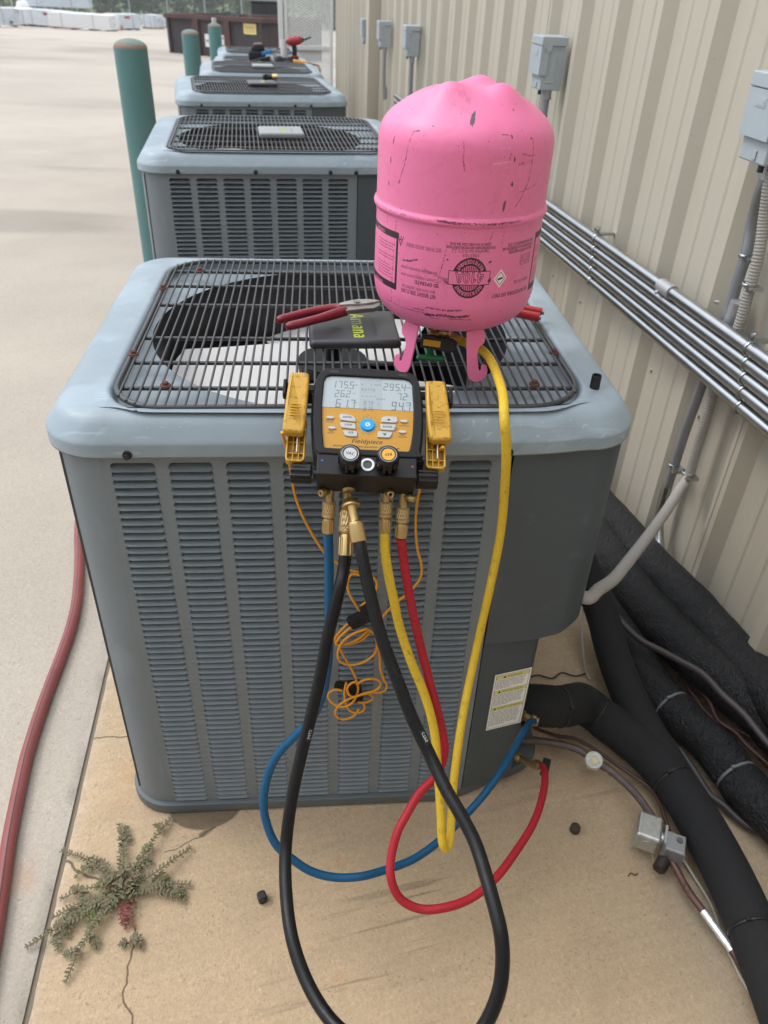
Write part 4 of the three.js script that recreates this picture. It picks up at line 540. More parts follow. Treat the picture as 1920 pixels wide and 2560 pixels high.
    seg7(c, '87.9', X(-6), Y(84), 6.6 * S); seg7(c, '87.5', X(-6), Y(75.2), 6.6 * S);
    c.fillStyle = '#4d5a60'; c.font = `${6.5 * S}px monospace`; c.fillText('R410A', X(-10.5), Y(99.5)); for (let k = 0; k < 4; k++) c.fillRect(X(-10 + k * 5.6), Y(91.8), 3 * S, 0.9 * S);
    c.font = `bold ${2.9 * S}px sans-serif`; for (const [s, x, y] of [['PSIG', -21, 107], ['SH', -21.5, 93.5], ['VSAT', -21.5, 79], ['PSIG', 49.5, 107], ['SC', 51, 93.5], ['LSAT', 50, 79], ['MICRON', 10, 87], ['ST', 11.5, 79]]) c.fillText(s, X(x), Y(y));
    c.fillRect(X(-10), Y(110), 2.2 * S, 1.4 * S); c.fillRect(X(2), Y(110), 2 * S, 1.2 * S); c.fillRect(X(7), Y(110.5), 9 * S, 1.0 * S);
    // keys
    c.fillStyle = '#b4b8ba'; for (const o of keyShapes) { c.beginPath(); smooth(o, 3).forEach(([x, y]) => c.lineTo(X(x), Y(y))); c.fill(); } for (const [x, y] of pills) { c.beginPath(); c.ellipse(X(x), Y(y), 5 * S, 2.1 * S, 0, 0, 7); c.fill(); }
    c.fillStyle = '#24282b'; c.textAlign = 'center'; c.font = `bold ${4.1 * S}px sans-serif`; c.fillText('MENU', X(-27), Y(55.3)); c.fillText('VIEW', X(-25.5), Y(43.7)); c.fillText('AIR', X(-21.8), Y(32.2)); c.font = `bold ${4.0 * S}px sans-serif`; c.fillText('ENTER', X(25.3), Y(43.4));
    for (const [x, y, d] of [[27, 56, 1], [22, 33, -1]]) { c.beginPath(); c.moveTo(X(x - 2.8), Y(y - 1.6 * d)); c.lineTo(X(x + 2.8), Y(y - 1.6 * d)); c.lineTo(X(x), Y(y + 1.8 * d)); c.fill(); }
    c.font = `bold ${2.5 * S}px sans-serif`; for (const [s, x, y] of [['WIRELESS', -50, 51], ['ON/OFF', -50, 48.2], ['ZERO', -47.5, 34.6], ['WEIGHT', -47.5, 31.8], ['TEST', 47.5, 50.6], ['TIGHTNESS', 47.5, 47.8], ['ZERO', 45, 33.6], ['PRESSURE', 45, 30.8], ['HI/LO', 36.5, 43]]) c.fillText(s, X(x), Y(y));
    c.font = `italic bold ${8.2 * S}px sans-serif`; c.fillStyle = '#20211c'; c.fillText('Fieldpiece', X(-1), Y(19.3)); c.font = `bold ${3.9 * S}px sans-serif`; c.fillText('Wireless Refrigerant Manifold • Micron Gauge', X(-1), Y(13.2), 88 * S);
    // power symbol
    c.fillStyle = '#1497d2'; c.beginPath(); c.arc(X(-0.5), Y(47), 10.5 * S, 0, 7); c.fill(); c.strokeStyle = '#e9f6fb'; c.fillStyle = '#e9f6fb'; c.lineWidth = 0.8 * S; c.beginPath(); c.arc(X(-0.5), Y(47), 1.8 * S, 0, 7); c.stroke(); for (let k = 0; k < 8; k++) { const a = k * Math.PI / 4; c.beginPath(); c.moveTo(X(-0.5 + 2.4 * Math.cos(a)), Y(47 + 2.4 * Math.sin(a))); c.lineTo(X(-0.5 + 3.8 * Math.cos(a)), Y(47 + 3.8 * Math.sin(a))); c.stroke(); }
  });
  const art = new THREE.MeshStandardMaterial({ map: tex, roughness: 0.42 }), lcd = new THREE.MeshPhysicalMaterial({ map: tex, roughness: 0.35, clearcoat: 1, clearcoatRoughness: 0.06 });
  const put = (g) => inM(planarUV(g, FX0, FY0, FX1, FY1));
  part('keypad_plate', put(ext(shape([[-55, 7], [53, 7], [60, 38], [60.5, 71.5], [-62, 71.5], [-60, 36]]), 1.4, 0, 0.6)), art, manifold);
  part('screen', put(ext(shape([[-62, 71.6], [60.5, 71.6], [60, 122], [-62, 122]]), 1.8, 0, 0.6)), lcd, manifold);
  const key = (o, z, b = 0.8) => put(ext(shape(smooth(o, 3)), z, b, 1.6, 2));
  for (const o of keyShapes) part('key', key(o, 2.6), art, manifold);
  for (const [x, y] of pills) part('small_key', put(ext(shape(rrect(x - 5, y - 2, x + 5, y + 2, 2)), 2.2, 0.6, 1.6)), art, manifold);
  part('power_key', put(new THREE.CylinderGeometry(8.6, 9.2, 3.2, 32).rotateX(Math.PI / 2).translate(-0.5, 47, 3.0)), art, manifold);
  // valve block with its knobs, sight ring and ports
  part('valve_block', [inM(new RoundedBoxGeometry(127, 30, 48, 3, 1.2).translate(0, -13.5, -20.5)), inM(box(-30, 30, 1, 5, -2, 2))], anod, manifold);
  const knob = (x, y, col, txt, rot) => {
    const g = [], n = 10; const o = []; for (let k = 0; k < 80; k++) { const a = k / 80 * 6.2832; o.push([Math.cos(a) * (13.6 + 1.1 * Math.tanh(3 * Math.cos(n * a))), Math.sin(a) * (13.6 + 1.1 * Math.tanh(3 * Math.cos(n * a)))]); }
    g.push(inM(ext(shape(o), 24, 1.6, 8, 3).translate(x, y, 0)), inM(new THREE.LatheGeometry([[0, 0], [8, 0], [8, 9], [10, 9], [14, 10]].map((p) => new THREE.Vector2(...p)), 24).rotateX(Math.PI / 2).translate(x, y, 2)), inM(new THREE.LatheGeometry([[14.2, 29.5], [13.6, 33], [12.4, 34.6], [10.6, 34.9], [10.2, 34.2], [0, 34.2]].map((p) => new THREE.Vector2(...p)), 40).rotateX(Math.PI / 2).translate(x, y, 0)));
    const k = part('knob', g, blackPl, manifold);
    const ring = canvasTex(128, 128, (c) => { c.fillStyle = '#101012'; c.fillRect(0, 0, 128, 128); c.fillStyle = col; c.beginPath(); c.arc(64, 64, 52, 0, 7); c.fill(); c.fillStyle = '#2b2c2e'; c.translate(64, 64); c.rotate(rot); c.font = 'bold 36px sans-serif'; c.textAlign = 'center'; c.fillText(txt, 0, 13); });
    const d = new THREE.CircleGeometry(10, 36).translate(x, y, 34.5); part('knob_label', inM(d), new THREE.MeshStandardMaterial({ map: ring, roughness: 0.4 }), k);
    part('knob_ring', inM(new THREE.TorusGeometry(10.3, 0.55, 8, 40).translate(x, y, 34.5)), mat([0.35, 0.36, 0.37], 0.35, 0.6), k);
  };
  knob(-22, -14, '#b9bcbd', 'VAC', 0.15); knob(25, -13, '#e0a52a', 'REF', Math.PI - 0.15);
  part('sight_ring', inM(new THREE.LatheGeometry([[5.6, 0], [5.6, 2.2], [6.2, 2.8], [8.8, 2.8], [9.4, 2.2], [9.4, 0]].map((p) => new THREE.Vector2(...p)), 32).rotateX(Math.PI / 2).translate(1, -13, 3.2)), steel, manifold);
  part('sight_glass', inM(new THREE.CircleGeometry(5.8, 24).translate(1, -13, 4.0)), mat([0.05, 0.045, 0.04], 0.1), manifold);
  const side = (s) => { const o = []; for (let k = 0; k < 48; k++) { const a = k / 48 * 6.2832, r = 12.2 + 0.9 * Math.tanh(2.5 * Math.cos(8 * a)); o.push([r * Math.cos(a), r * Math.sin(a)]); } const g = ext(shape(o), 27, 1.8, 0, 3).rotateY(Math.PI / 2).translate(s > 0 ? 66 : -97, -17, -20); return [inM(g), inM(rod([s * 62, -17, -20], [s * 68, -17, -20], 7.5, 20))]; };
  part('side_knob', side(1), blackPl, manifold); part('side_knob', side(-1), blackPl, manifold);
  part('dot', inM(new THREE.CircleGeometry(1.4, 16).translate(-57, -9, 3.7)), mat([0.03, 0.12, 0.4], 0.4), manifold); part('dot', inM(new THREE.CircleGeometry(1.4, 16).translate(58, -12, 3.7)), mat([0.4, 0.03, 0.04], 0.4), manifold);
  // raised words on the rubber
  const word = (s, x, y, r) => { const tx = canvasTex(128, 40, (c, w, h) => { c.fillStyle = '#2e2e31'; c.fillRect(0, 0, w, h); c.fillStyle = '#1b1b1d'; c.font = 'bold 34px sans-serif'; c.textAlign = 'center'; c.fillText(s, 64, 32); }); part('embossed_word', inM(new THREE.PlaneGeometry(11, 3.4).rotateZ(r).translate(x, y, 6.2)), new THREE.MeshStandardMaterial({ map: tx, roughness: 0.55 }), manifold); };
  word('LOW', -47, 125.6, 0); word('HIGH', 45, 125.2, -0.05);
  // arms that carry the two pipe clamps
  part('hanger_arm', [inM(box(-113, -70, 110, 119, -26, -18)), inM(new RoundedBoxGeometry(5, 26, 14, 3, 2.4).translate(-113, 111, -20))], boot, manifold);
  part('hanger_arm', [inM(box(70, 113, 108, 117, -26, -18)), inM(new RoundedBoxGeometry(5, 26, 14, 3, 2.4).translate(113, 109, -20))], boot, manifold);
  // brass ports under the block
  const rel = (p) => [p[0] - MO.x, p[1] - MO.y, p[2] - MO.z];
  const tee = (a, b, nip) => { const g = [rod(rel(a), rel(b), 0.0056, 6)], n = V(...nip).normalize(), c = V(...a).lerp(V(...b), 0.42), k = (s) => rel(c.clone().addScaledVector(n, s).toArray()); g.push(latheAt([[0, 0], [0.0042, 0], [0.0042, 0.007], [0.0056, 0.008], [0.0056, 0.012], [0.0046, 0.013], [0.0050, 0.0145], [0.0046, 0.017], [0.0022, 0.0172], [0.0018, 0.014]], k(0.002), k(0.02), 20)); part('brass_port', g, brassOld, manifold); };
  tee([.2985, .838, .118], [.295, .811, .126], [-0.75, 0.25, 0.6]); tee([.372, .838, .126], [.3695, .813, .137], [0.12, 0.3, 0.95]); tee([.3925, .833, .130], [.392, .806, .143], [0.75, 0.05, 0.66]);
  part('brass_port', [rod(rel([.3195, .838, .118]), rel([.3185, .802, .132]), 0.0062, 8)], brassOld, manifold); part('brass_port', [latheAt([[0, 0], [0.0085, 0], [0.0085, 0.012], [0, 0.012]], rel([.320, .838, .122]), rel([.3205, .83, .134]), 24)], brassOld, manifold);
}
// pipe clamp probes
{
  const clampTex = dataTex(256, 256, (u, v) => { const d = sm(0.55, 0.8, fbm(u * 8, v * 8, 301, 4, 8, 8)), s = sm(0.82, 0.92, vn(u * 70, v * 70, 4, 70, 70)), k = 1 - 0.42 * d - 0.4 * s; return [0.56 * k, 0.325 * k * (1 - 0.05 * d), 0.035 * k]; }, true); clampTex.repeat.set(0.03, 0.03);
  const yel = new THREE.MeshStandardMaterial({ map: clampTex, roughness: 0.45 });
  const make = (label, up, low, tilt) => {
    const c = up.reduce((a, p) => [a[0] + p[0] / up.length, a[1] + p[1] / up.length], [0, 0]);
    const o = mP(c[0], c[1], 0), t = thing('pipe_clamp', label, 'pipe clamp', o, undefined), fix = (g) => inM(g.translate(-c[0], -c[1], 0));
    const sp = (p) => new THREE.SplineCurve(p.concat([p[0]]).map((q) => new THREE.Vector2(...q))).getPoints(p.length * 5).slice(0, -1).map((q) => [q.x, q.y]);
    const uj = ext(shape(sp(up)), 15, 3.5, -4, 4); { const p = uj.attributes.position; for (let i = 0; i < p.count; i++) { const y = p.getY(i), q = (y - 28) / 90; p.setZ(i, p.getZ(i) + 5 * Math.sin(clamp(q) * Math.PI) - 2); } uj.computeVertexNormals(); }
    const cx = (low[0] + low[1]) / 2;
    const J = part('upper_jaw', fix(uvBox(uj)), yel, t);
    const rib = []; for (let k = 0; k < 5; k++) rib.push(fix(new RoundedBoxGeometry(15, 1.1, 1.6, 1, 0.5).translate(cx + tilt * (26 + k * 4.2) * 0.06, 50 + k * 4.4, 13.2 - 0.35 * k))); part('grip_rib', rib, yel, J, { kind: 'stuff' });
    part('jaw_tip', [0, 1].map((k) => fix(new RoundedBoxGeometry(6, 5, 8, 2, 1.2).translate(cx - 7 + k * 14 + tilt * 2.2, 115, 3))), mat([0.25, 0.13, 0.02], 0.6), J);
    // lower jaw: an open tray with two lengthwise ribs and crossbars
    const [x0, x1, y0, y1] = low, z0 = -20; const tray = [ext(shape(rrect(x0, y0, x1, y1, 6), [rrect(x0 + 2.6, y0 + 2.6, x1 - 2.6, y1 - 2.6, 4)]), 11, 1, z0), box(x0 + 1, x1 - 1, y0 + 1, y1, z0 - 1, z0 + 1.2)];
    for (const f of [0.36, 0.66]) tray.push(box(lerp(x0, x1, f) - 0.7, lerp(x0, x1, f) + 0.7, y0 + 2, y1, z0, z0 + 7)); for (const y of [y0 + 14, y0 + 30, y0 + 42]) tray.push(box(x0 + 2, x1 - 2, y - 0.7, y + 0.7, z0, z0 + 7));
    part('lower_jaw', tray.map((g) => fix(uvBox(g))), yel, t);
    part('spring', [fix(rod([cx - 12, 40, -6], [cx + 12, 40, -6], 1.6, 10)), fix(rod([cx + 2, 8, -8], [cx + 2, 36, -4], 1.1, 8))], steel, t);
    return t;
  };
  make('yellow pipe clamp probe left of the gauge manifold', [[-105, 28], [-86, 28], [-82.5, 31], [-81, 46], [-80, 80], [-80, 110], [-81, 118], [-86, 120.5], [-101, 120], [-105, 117.5], [-106.5, 100], [-108.5, 60], [-109.5, 40], [-109, 31]], [-105, -80, -5, 62], -1);
  make('yellow pipe clamp probe right of the gauge manifold', [[85, 26], [105, 27.5], [108.5, 31], [108, 48], [104.5, 85], [102, 110], [100, 117], [95, 118.5], [80, 117.5], [76, 115], [75.5, 100], [76, 70], [78.5, 42], [81, 30]], [77, 103, -6, 62], 1);
}
// orange probe leads with their cable ties
{
  const org = mat([0.72, 0.30, 0.012], 0.45), vel = new THREE.MeshStandardMaterial({ color: lin(0.012, 0.012, 0.013), roughness: 0.95, bumpMap: rubberBump, bumpScale: 0.001 });
  const lead = (name, label, runs, r, straps) => { const o = runs[0][0], t = thing(name, label, 'cable', o); runs.forEach((p, i) => part(i ? 'coil' : 'lead', tube(p.map((q) => [q[0] - o[0], q[1] - o[1], q[2] - o[2]]), r, 0, 8), org, t)); straps.forEach((g) => part('cable_strap', g.map((q) => q.translate(-o[0], -o[1], -o[2])), vel, t)); return t; };
  lead('probe_lead', 'orange lead from the left pipe clamp, looped behind the black hose', [
    [[.238, .905, .098], [.245, .86, .07], [.249, .82, .052], [.252, .788, .040], [.255, .766, .038], [.264, .733, .040], [.275, .705, .042], [.288, .678, .045], [.302, .655, .047], [.324, .637, .048], [.340, .625, .048], [.356, .622, .049], [.371, .614, .052], [.377, .602, .054], [.375, .588, .056], [.366, .575, .058], [.352, .56, .058]],
    [[.352, .618, .052], [.338, .622, .05], [.331, .605, .05], [.333, .585, .052], [.342, .565, .055], [.35, .55, .058]],
    [[.352, .54, .06], [.334, .533, .064], [.318, .517, .066], [.309, .497, .066], [.318, .487, .066], [.339, .488, .067], [.357, .498, .068], [.366, .51, .067]],
    [[.350, .536, .064], [.331, .522, .068], [.315, .505, .07], [.311, .492, .07], [.330, .493, .071], [.348, .502, .071], [.362, .517, .07]],
    [[.358, .522, .072], [.339, .517, .074], [.321, .502, .075], [.313, .478, .075], [.317, .456, .074], [.335, .444, .073], [.356, .447, .072], [.374, .462, .071], [.380, .486, .07], [.374, .506, .069], [.358, .52, .068]],
  ], 0.0021, [[rbox(0.044, 0.022, 0.016, 0.004).rotateZ(0.55).translate(.352, .538, .062), rbox(0.014, 0.03, 0.02, 0.004).rotateZ(0.5).translate(.362, .55, .064)]]);
  lead('probe_lead', 'orange lead from the right pipe clamp, ending in a low tangle on the louvers', [
    [[.442, .89, .13], [.440, .86, .10], [.436, .82, .074], [.433, .782, .062], [.431, .748, .058], [.432, .708, .058], [.437, .668, .06], [.445, .636, .062], [.444, .612, .063], [.430, .590, .064], [.410, .570, .065], [.394, .552, .066], [.382, .53, .066], [.377, .50, .065], [.384, .455, .064], [.387, .42, .064], [.394, .392, .065], [.400, .375, .066], [.394, .364, .067], [.375, .365, .068], [.352, .362, .068], [.33, .352, .067], [.314, .336, .066], [.310, .316, .066], [.322, .301, .066], [.342, .306, .066], [.352, .324, .066]],
    [[.317, .478, .06], [.325, .452, .058], [.336, .425, .058], [.345, .400, .06], [.350, .375, .063], [.345, .352, .066], [.330, .337, .068], [.313, .338, .066], [.301, .350, .062], [.298, .364, .06], [.310, .374, .06], [.322, .37, .061]],
    [[.346, .388, .066], [.362, .398, .066], [.380, .396, .066], [.389, .384, .066], [.382, .372, .068], [.36, .368, .07], [.338, .362, .07], [.33, .38, .068], [.335, .392, .067], [.346, .395, .066]],
    [[.35, .34, .064], [.362, .336, .063], [.376, .342, .063], [.374, .354, .064], [.368, .36, .066]],
    [[.329, .392, .064], [.326, .37, .064], [.328, .345, .066], [.336, .322, .066], [.350, .314, .066], [.362, .322, .066], [.36, .336, .066]],
  ], 0.0021, [[rbox(0.026, 0.05, 0.012, 0.004).rotateZ(0.15).translate(.345, .358, .054), rbox(0.03, 0.014, 0.01, 0.003).rotateZ(-0.3).translate(.325, .37, .05)]]);
}
// ------------------------------------------------------------ loose tools on the nearest unit
{
  const grip = mat([0.20, 0.014, 0.026], 0.34), steelDark = mat([0.34, 0.33, 0.31], 0.36, 0.85);
  const t = thing('diagonal_pliers', 'red handled diagonal pliers lying open on the nearest unit badge', 'pliers', [0.36, 0.927, -0.262]);
  const S = (p) => [p[0] - 0.36, p[1] - 0.927, p[2] + 0.262];
  part('handle', tube([[.249, .9225, -.236], [.27, .924, -.246], [.30, .926, -.2585], [.33, .9275, -.267], [.349, .9285, -.269], [.356, .929, -.266]].map(S), 0.0066, 50, 16, (s) => 0.75 + 0.3 * sm(0, 0.008, s) + 0.1 * sm(0.05, 0.09, s)), grip, t);
  part('handle', tube([[.262, .9235, -.206], [.282, .925, -.212], [.305, .927, -.221], [.33, .9285, -.233], [.352, .929, -.247], [.362, .929, -.253]].map(S), 0.0066, 50, 16, (s) => 0.75 + 0.3 * sm(0, 0.008, s) + 0.2 * sm(0.05, 0.09, s)), grip, t);
  const jaw = (o, y, h) => { const g = ext(shape(o), h, 0.0012, 0, 2); return g.rotateX(-Math.PI / 2).translate(0, y, 0); };
  const P = (a) => a.map(([x, z]) => [x - 0.36, -(z + 0.262)]);
  part('jaw', jaw(P([[.356, -.246], [.366, -.244], [.395, -.2505], [.410, -.252], [.420, -.262], [.424, -.276], [.4195, -.2765], [.41, -.268], [.385, -.2635], [.362, -.2625]].reverse()).reverse(), -0.001, 0.008), steelDark, t);
  part('jaw', jaw(P([[.354, -.262], [.372, -.2645], [.398, -.2665], [.414, -.272], [.4235, -.2785], [.408, -.2855], [.386, -.2865], [.366, -.278], [.354, -.270]].reverse()).reverse(), 0.0015, 0.0085), mat([0.5, 0.49, 0.46], 0.32, 0.85), t);
  part('pivot', [cyl(0.006, 0.0062, 0.0025, 20).translate(.383 - .36, 0.0108, -.272 + .262)], steelDark, t);
  const t2 = thing('pliers', 'red handled pliers lying behind the pink cylinder on the cap edge', 'pliers', [0.68, 0.905, -0.27]), S2 = (p) => [p[0] - 0.68, p[1] - 0.905, p[2] + 0.27], grip2 = mat([0.40, 0.022, 0.028], 0.4);
  part('handle', tube([[.716, .9055, -.287], [.695, .9065, -.297], [.672, .908, -.309], [.645, .909, -.32]].map(S2), 0.0068, 24, 14, (s, a) => 1 + 0.12 * Math.cos(2 * a)), grip2, t2);
  part('handle', tube([[.703, .9055, -.263], [.685, .9065, -.272], [.665, .908, -.284], [.64, .909, -.30]].map(S2), 0.0074, 24, 14, (s, a) => 1 + 0.12 * Math.cos(2 * a)), grip2, t2);
  part('handle_end', [rod(S2([.7155, .9055, -.2872]), S2([.7195, .9053, -.285]), 0.0042, 12), rod(S2([.7025, .9055, -.2632]), S2([.706, .9053, -.2614]), 0.0046, 12)], steelDark, t2);
  part('jaws', [rbox(0.05, 0.008, 0.016, 0.003).rotateY(0.5).translate(...S2([.60, .9095, -.335]))], steelDark, t2);
  const capM = mat([0.012, 0.012, 0.013], 0.5), wx = L2W(0.7075, 0, -0.088);
  const cp = thing('valve_cap', 'small black cap standing on the right side of the nearest unit top', 'cap', [wx[0], 0.8865, wx[2]]);
  part('cap_body', [new THREE.LatheGeometry([[0.0098, 0], [0.0104, 0.001], [0.0102, 0.018], [0.0096, 0.0195], [0.0103, 0.020], [0.0101, 0.0245], [0.0093, 0.0255], [0.0082, 0.0250], [0.0080, 0.010], [0.0005, 0.0095]].map((p) => new THREE.Vector2(...p)), 28).scale(0.72, 0.82, 0.72)], capM, cp);
  // black ball valve with green lever under the cylinder
  const bv = thing('ball_valve', 'black ball valve with yellow tag and green lever under the pink cylinder', 'valve', [0.486, 0.928, -0.11]), brs = brassOld;
  const q = (g) => g.rotateY(-0.28).rotateZ(-0.06);
  part('valve_body', [q(ext(shape([[-0.026, -0.008], [0.022, -0.010], [0.029, -0.004], [0.029, 0.006], [0.022, 0.011], [0.000, 0.010], [-0.010, 0.013], [-0.026, 0.011]]), 0.016, 0.0018, -0.008, 2).rotateX(-0.35))], capM, bv);
  part('tag', [q(box(-0.022, 0.004, -0.0045, 0.0045, 0, 0.0006).translate(0, 0.0, 0.0082).rotateX(-0.35))], mat([0.75, 0.40, 0.02], 0.5), bv);
  part('lever', [q(new THREE.CapsuleGeometry(0.0052, 0.034, 6, 14).rotateZ(Math.PI / 2).scale(1, 0.8, 1.1).rotateZ(0.1).translate(-0.008, -0.019, 0.012)), q(cyl(0.0055, 0.005, 0.014, 16).translate(-0.010, -0.012, 0.006))], mat([0.008, 0.13, 0.04], 0.5), bv);
  part('fitting', [rod([-0.012, 0.012, -0.012], [0.010, 0.0085, -0.016], 0.0062, 14), rod([-0.004, 0.011, -0.013], [0.006, 0.0095, -0.015], 0.0085, 6)], brs, bv);
}
// ------------------------------------------------------------ on the ground
const blackCap = mat([0.014, 0.014, 0.015], 0.55);
{ const t = thing('valve_cap', 'small black square cap lying on the concrete left of the black hose', 'cap', [0.161, 0.009, 0.208]); part('cap_body', [rbox(0.016, 0.018, 0.016, 0.003).rotateZ(0.05).rotateY(0.3)], blackCap, t); part('cap_rim', [cyl(0.0068, 0.0068, 0.0185, 18).rotateX(Math.PI / 2).rotateY(0.3)], blackCap, t); }
{ const t = thing('valve_cap', 'small round brown cap lying on the concrete right of the red hose', 'cap', [0.779, 0.0, 0.157]); part('cap_body', [new THREE.LatheGeometry([[0, 0.0015], [0.0085, 0.001], [0.0100, 0.003], [0.0100, 0.014], [0.0088, 0.0165], [0.004, 0.0172], [0, 0.0172]].map((p) => new THREE.Vector2(...p)), 22)], mat([0.05, 0.036, 0.022], 0.8), t); }
{ // red garden hose with a dark stripe
  const red = new THREE.MeshStandardMaterial({ map: dataTex(256, 256, (u, v) => { const k = 0.85 + 0.35 * fbm(u * 10, v * 10, 401, 4, 10, 10); return [0.235 * k, 0.062 * k, 0.058 * k]; }, true), roughness: 0.5 }); red.map.repeat.set(8, 3);
  const pts = [[-.345, .0135, -1.25], [-.339, .0135, -1.1], [-.332, .0135, -.981], [-.308, .0135, -.823], [-.295, .0135, -.718], [-.288, .0135, -.637], [-.287, .0135, -.548], [-.294, .0135, -.449], [-.303, .0135, -.358], [-.310, .0135, -.274], [-.314, .0135, -.196], [-.315, .0135, -.153], [-.312, .0135, -.043], [-.308, .0135, .033], [-.300, .0135, .125], [-.293, .0135, .209], [-.288, .0135, .303], [-.285, .0135, .45], [-.29, .0135, .7]];
  const o = pts[8], t = thing('water_hose', 'dark red water hose lying on the yard left of the nearest unit', 'hose', o), sub = pts.map((p) => [p[0] - o[0], p[1] - o[1], p[2] - o[2]]);
  part('tube', tube(sub, 0.0135, 220, 28, (s, a) => 1 + 0.02 * Math.cos(6 * a)), red, t);
  const c = curve(sub), L = c.getLength(), st = grid(220, 2, (u, v) => { const p = c.getPointAt(u), d = c.getTangentAt(u), sx = V(d.z, 0, -d.x).normalize(), a = 1.45 + (v - 0.5) * 0.16 + 0.25 * Math.sin(u * 5); return [p.x + sx.x * 0.01385 * Math.cos(a), p.y + 0.01385 * Math.sin(a), p.z + sx.z * 0.01385 * Math.cos(a)]; });
  part('stripe', st, mat([0.05, 0.022, 0.03], 0.6), t);
  const t2 = thing('water_hose', 'red hose end with brass fitting on the yard beside the first bollard', 'hose', [-0.64, GY(-8.85) + 0.03, -8.85]);
  part('tube', tube([[0.015, 0.0, 0.05], [0.10, -0.008, 0.22], [0.24, -0.012, 0.5], [0.6, -0.012, 0.9], [1.1, -0.012, 1.5]], 0.02, 40, 12), red, t2);
  part('nozzle', [rod([0.015, 0, 0.05], [-0.03, 0.01, -0.03], 0.026, 14), rod([-0.02, 0.0, -0.01], [-0.03, 0.09, -0.02], 0.017, 12), rod([-0.03, 0.09, -0.02], [0.0, 0.11, -0.02], 0.02, 12)], brassOld, t2);
}
{ // spurge growing flat out of the crack
  const t = thing('weed', 'small flat green weed growing from cracks in the concrete pad', 'plant', [-0.088, 0, 0.143]);
  const stemM = mat([0.20, 0.085, 0.06], 0.7), leafTex = dataTex(128, 128, (u, v) => { const k = 0.75 + 0.5 * fbm(u * 10, v * 10, 411, 3, 10, 10); return [0.122 * k, 0.128 * k, 0.058 * k]; }, true);
  const leafA = new THREE.MeshStandardMaterial({ map: leafTex, roughness: 0.6 }), leafB = mat([0.15, 0.19, 0.06], 0.6), leafC = mat([0.20, 0.05, 0.04], 0.65);
  const L = [], LB = [], LC = [], SS = [];
  const leaf = (p, yaw, len, w, lift, list) => { const g = grid(2, 4, (u, v) => { const q = Math.sin(Math.PI * clamp(v * 0.92 + 0.06)) ** 0.7, x = (u - 0.5) * w * q, z = v * len; return [x, Math.abs(u - 0.5) * w * q * 0.35 + lift * v * len - 0.15 * len * v * v, z]; }); g.rotateY(yaw); g.translate(...p); list.push(g); };
  const sprig = (a, b, n, list, h = 0.006, bow = 0.01, ls = 1) => { // a -> b on the ground, paired leaves along it
    const A = V(a[0], 0.004, a[1]), B = V(b[0], 0.004, b[1]), d = B.clone().sub(A), len = d.length(), sx = V(d.z, 0, -d.x).normalize(), bw = bow * (rnd() - 0.5) * 2, pts = [];
    for (let i = 0; i <= 8; i++) { const q = i / 8; pts.push(A.clone().addScaledVector(d, q).addScaledVector(sx, bw * Math.sin(q * 3.14) + 0.002 * (rnd() - 0.5)).add(V(0, h * Math.sin(q * 3.0) + 0.002, 0))); }
    const c = new THREE.CatmullRomCurve3(pts); SS.push(tube(c, 0.0011, 24, 6)); const yaw = Math.atan2(d.x, d.z);
    for (let i = 1; i <= n; i++) { const q = i / n, p = c.getPointAt(q).toArray(), s = (0.0108 - 0.0035 * q) * ls * rr(0.75, 1.25); for (const sd of [-1, 1]) { leaf(p, yaw + sd * rr(0.75, 1.35), s, s * 0.45, rr(0.0, 0.45), list); if (rnd() < 0.2) leaf(p, yaw + sd * rr(0.3, 1.6), s * 0.7, s * 0.3, rr(0.3, 1.2), list); } }
    leaf(c.getPointAt(1).toArray(), yaw, 0.006 * ls, 0.003, 0.3, list);
    return c; };
  const O = [0, 0.02]; // in the plant's own coordinates
  const ends = [[-0.148, 0.092], [-0.075, 0.158], [-0.118, -0.078], [-0.02, -0.118], [0.076, -0.118], [0.116, -0.05], [0.117, 0.02], [0.107, 0.05], [-0.104, 0.015], [-0.112, 0.048], [-0.10, 0.07], [-0.05, 0.09], [-0.06, -0.055], [0.04, -0.06], [-0.01, -0.07], [0.02, 0.02], [0.03, -0.02], [-0.04, 0.04]];
  ends.forEach((e, i) => { const c = sprig(O, e, Math.ceil(Math.hypot(e[0], e[1]) * 150), L, 0.012); if (i < 11) for (let k = 0; k < 2; k++) { const q = rr(0.35, 0.85), p = c.getPointAt(q), a = Math.atan2(e[0], e[1]) + (rnd() < 0.5 ? -1 : 1) * rr(0.5, 1.1), l = rr(0.02, 0.045) * (1 - q * 0.4); sprig([p.x, p.z], [p.x + Math.sin(a) * l, p.z + Math.cos(a) * l], Math.ceil(l * 230), L, 0.006, 0.004); } });
  for (let k = 0; k < 15; k++) { const a = rnd() * 6.28, l = rr(0.015, 0.05); sprig([O[0] + rr(-0.02, 0.02), O[1] + rr(-0.025, 0.02)], [O[0] + Math.sin(a) * l, O[1] + Math.cos(a) * l - 0.01], 6, L, 0.025, 0.005); }
  for (let k = 0; k < 5; k++) sprig([0.005 + k * 0.002, 0.035], [0.004 + rr(-0.02, 0.035), 0.055 + rr(0, 0.03)], 6, LC, 0.008, 0.004, 0.85);
  sprig([-0.035, 0.05], [-0.055, 0.062], 5, LB, 0.01); sprig([0.03, -0.05], [0.04, -0.065], 5, LB, 0.01); sprig([-0.04, 0.06], [-0.05, 0.075], 4, LB, 0.01);
  for (let k = 0; k < 6; k++) sprig([0.020, 0.112], [0.020 + rr(-0.02, 0.025), 0.112 + rr(-0.012, 0.012)], 4, L, 0.008, 0.003, 0.9);
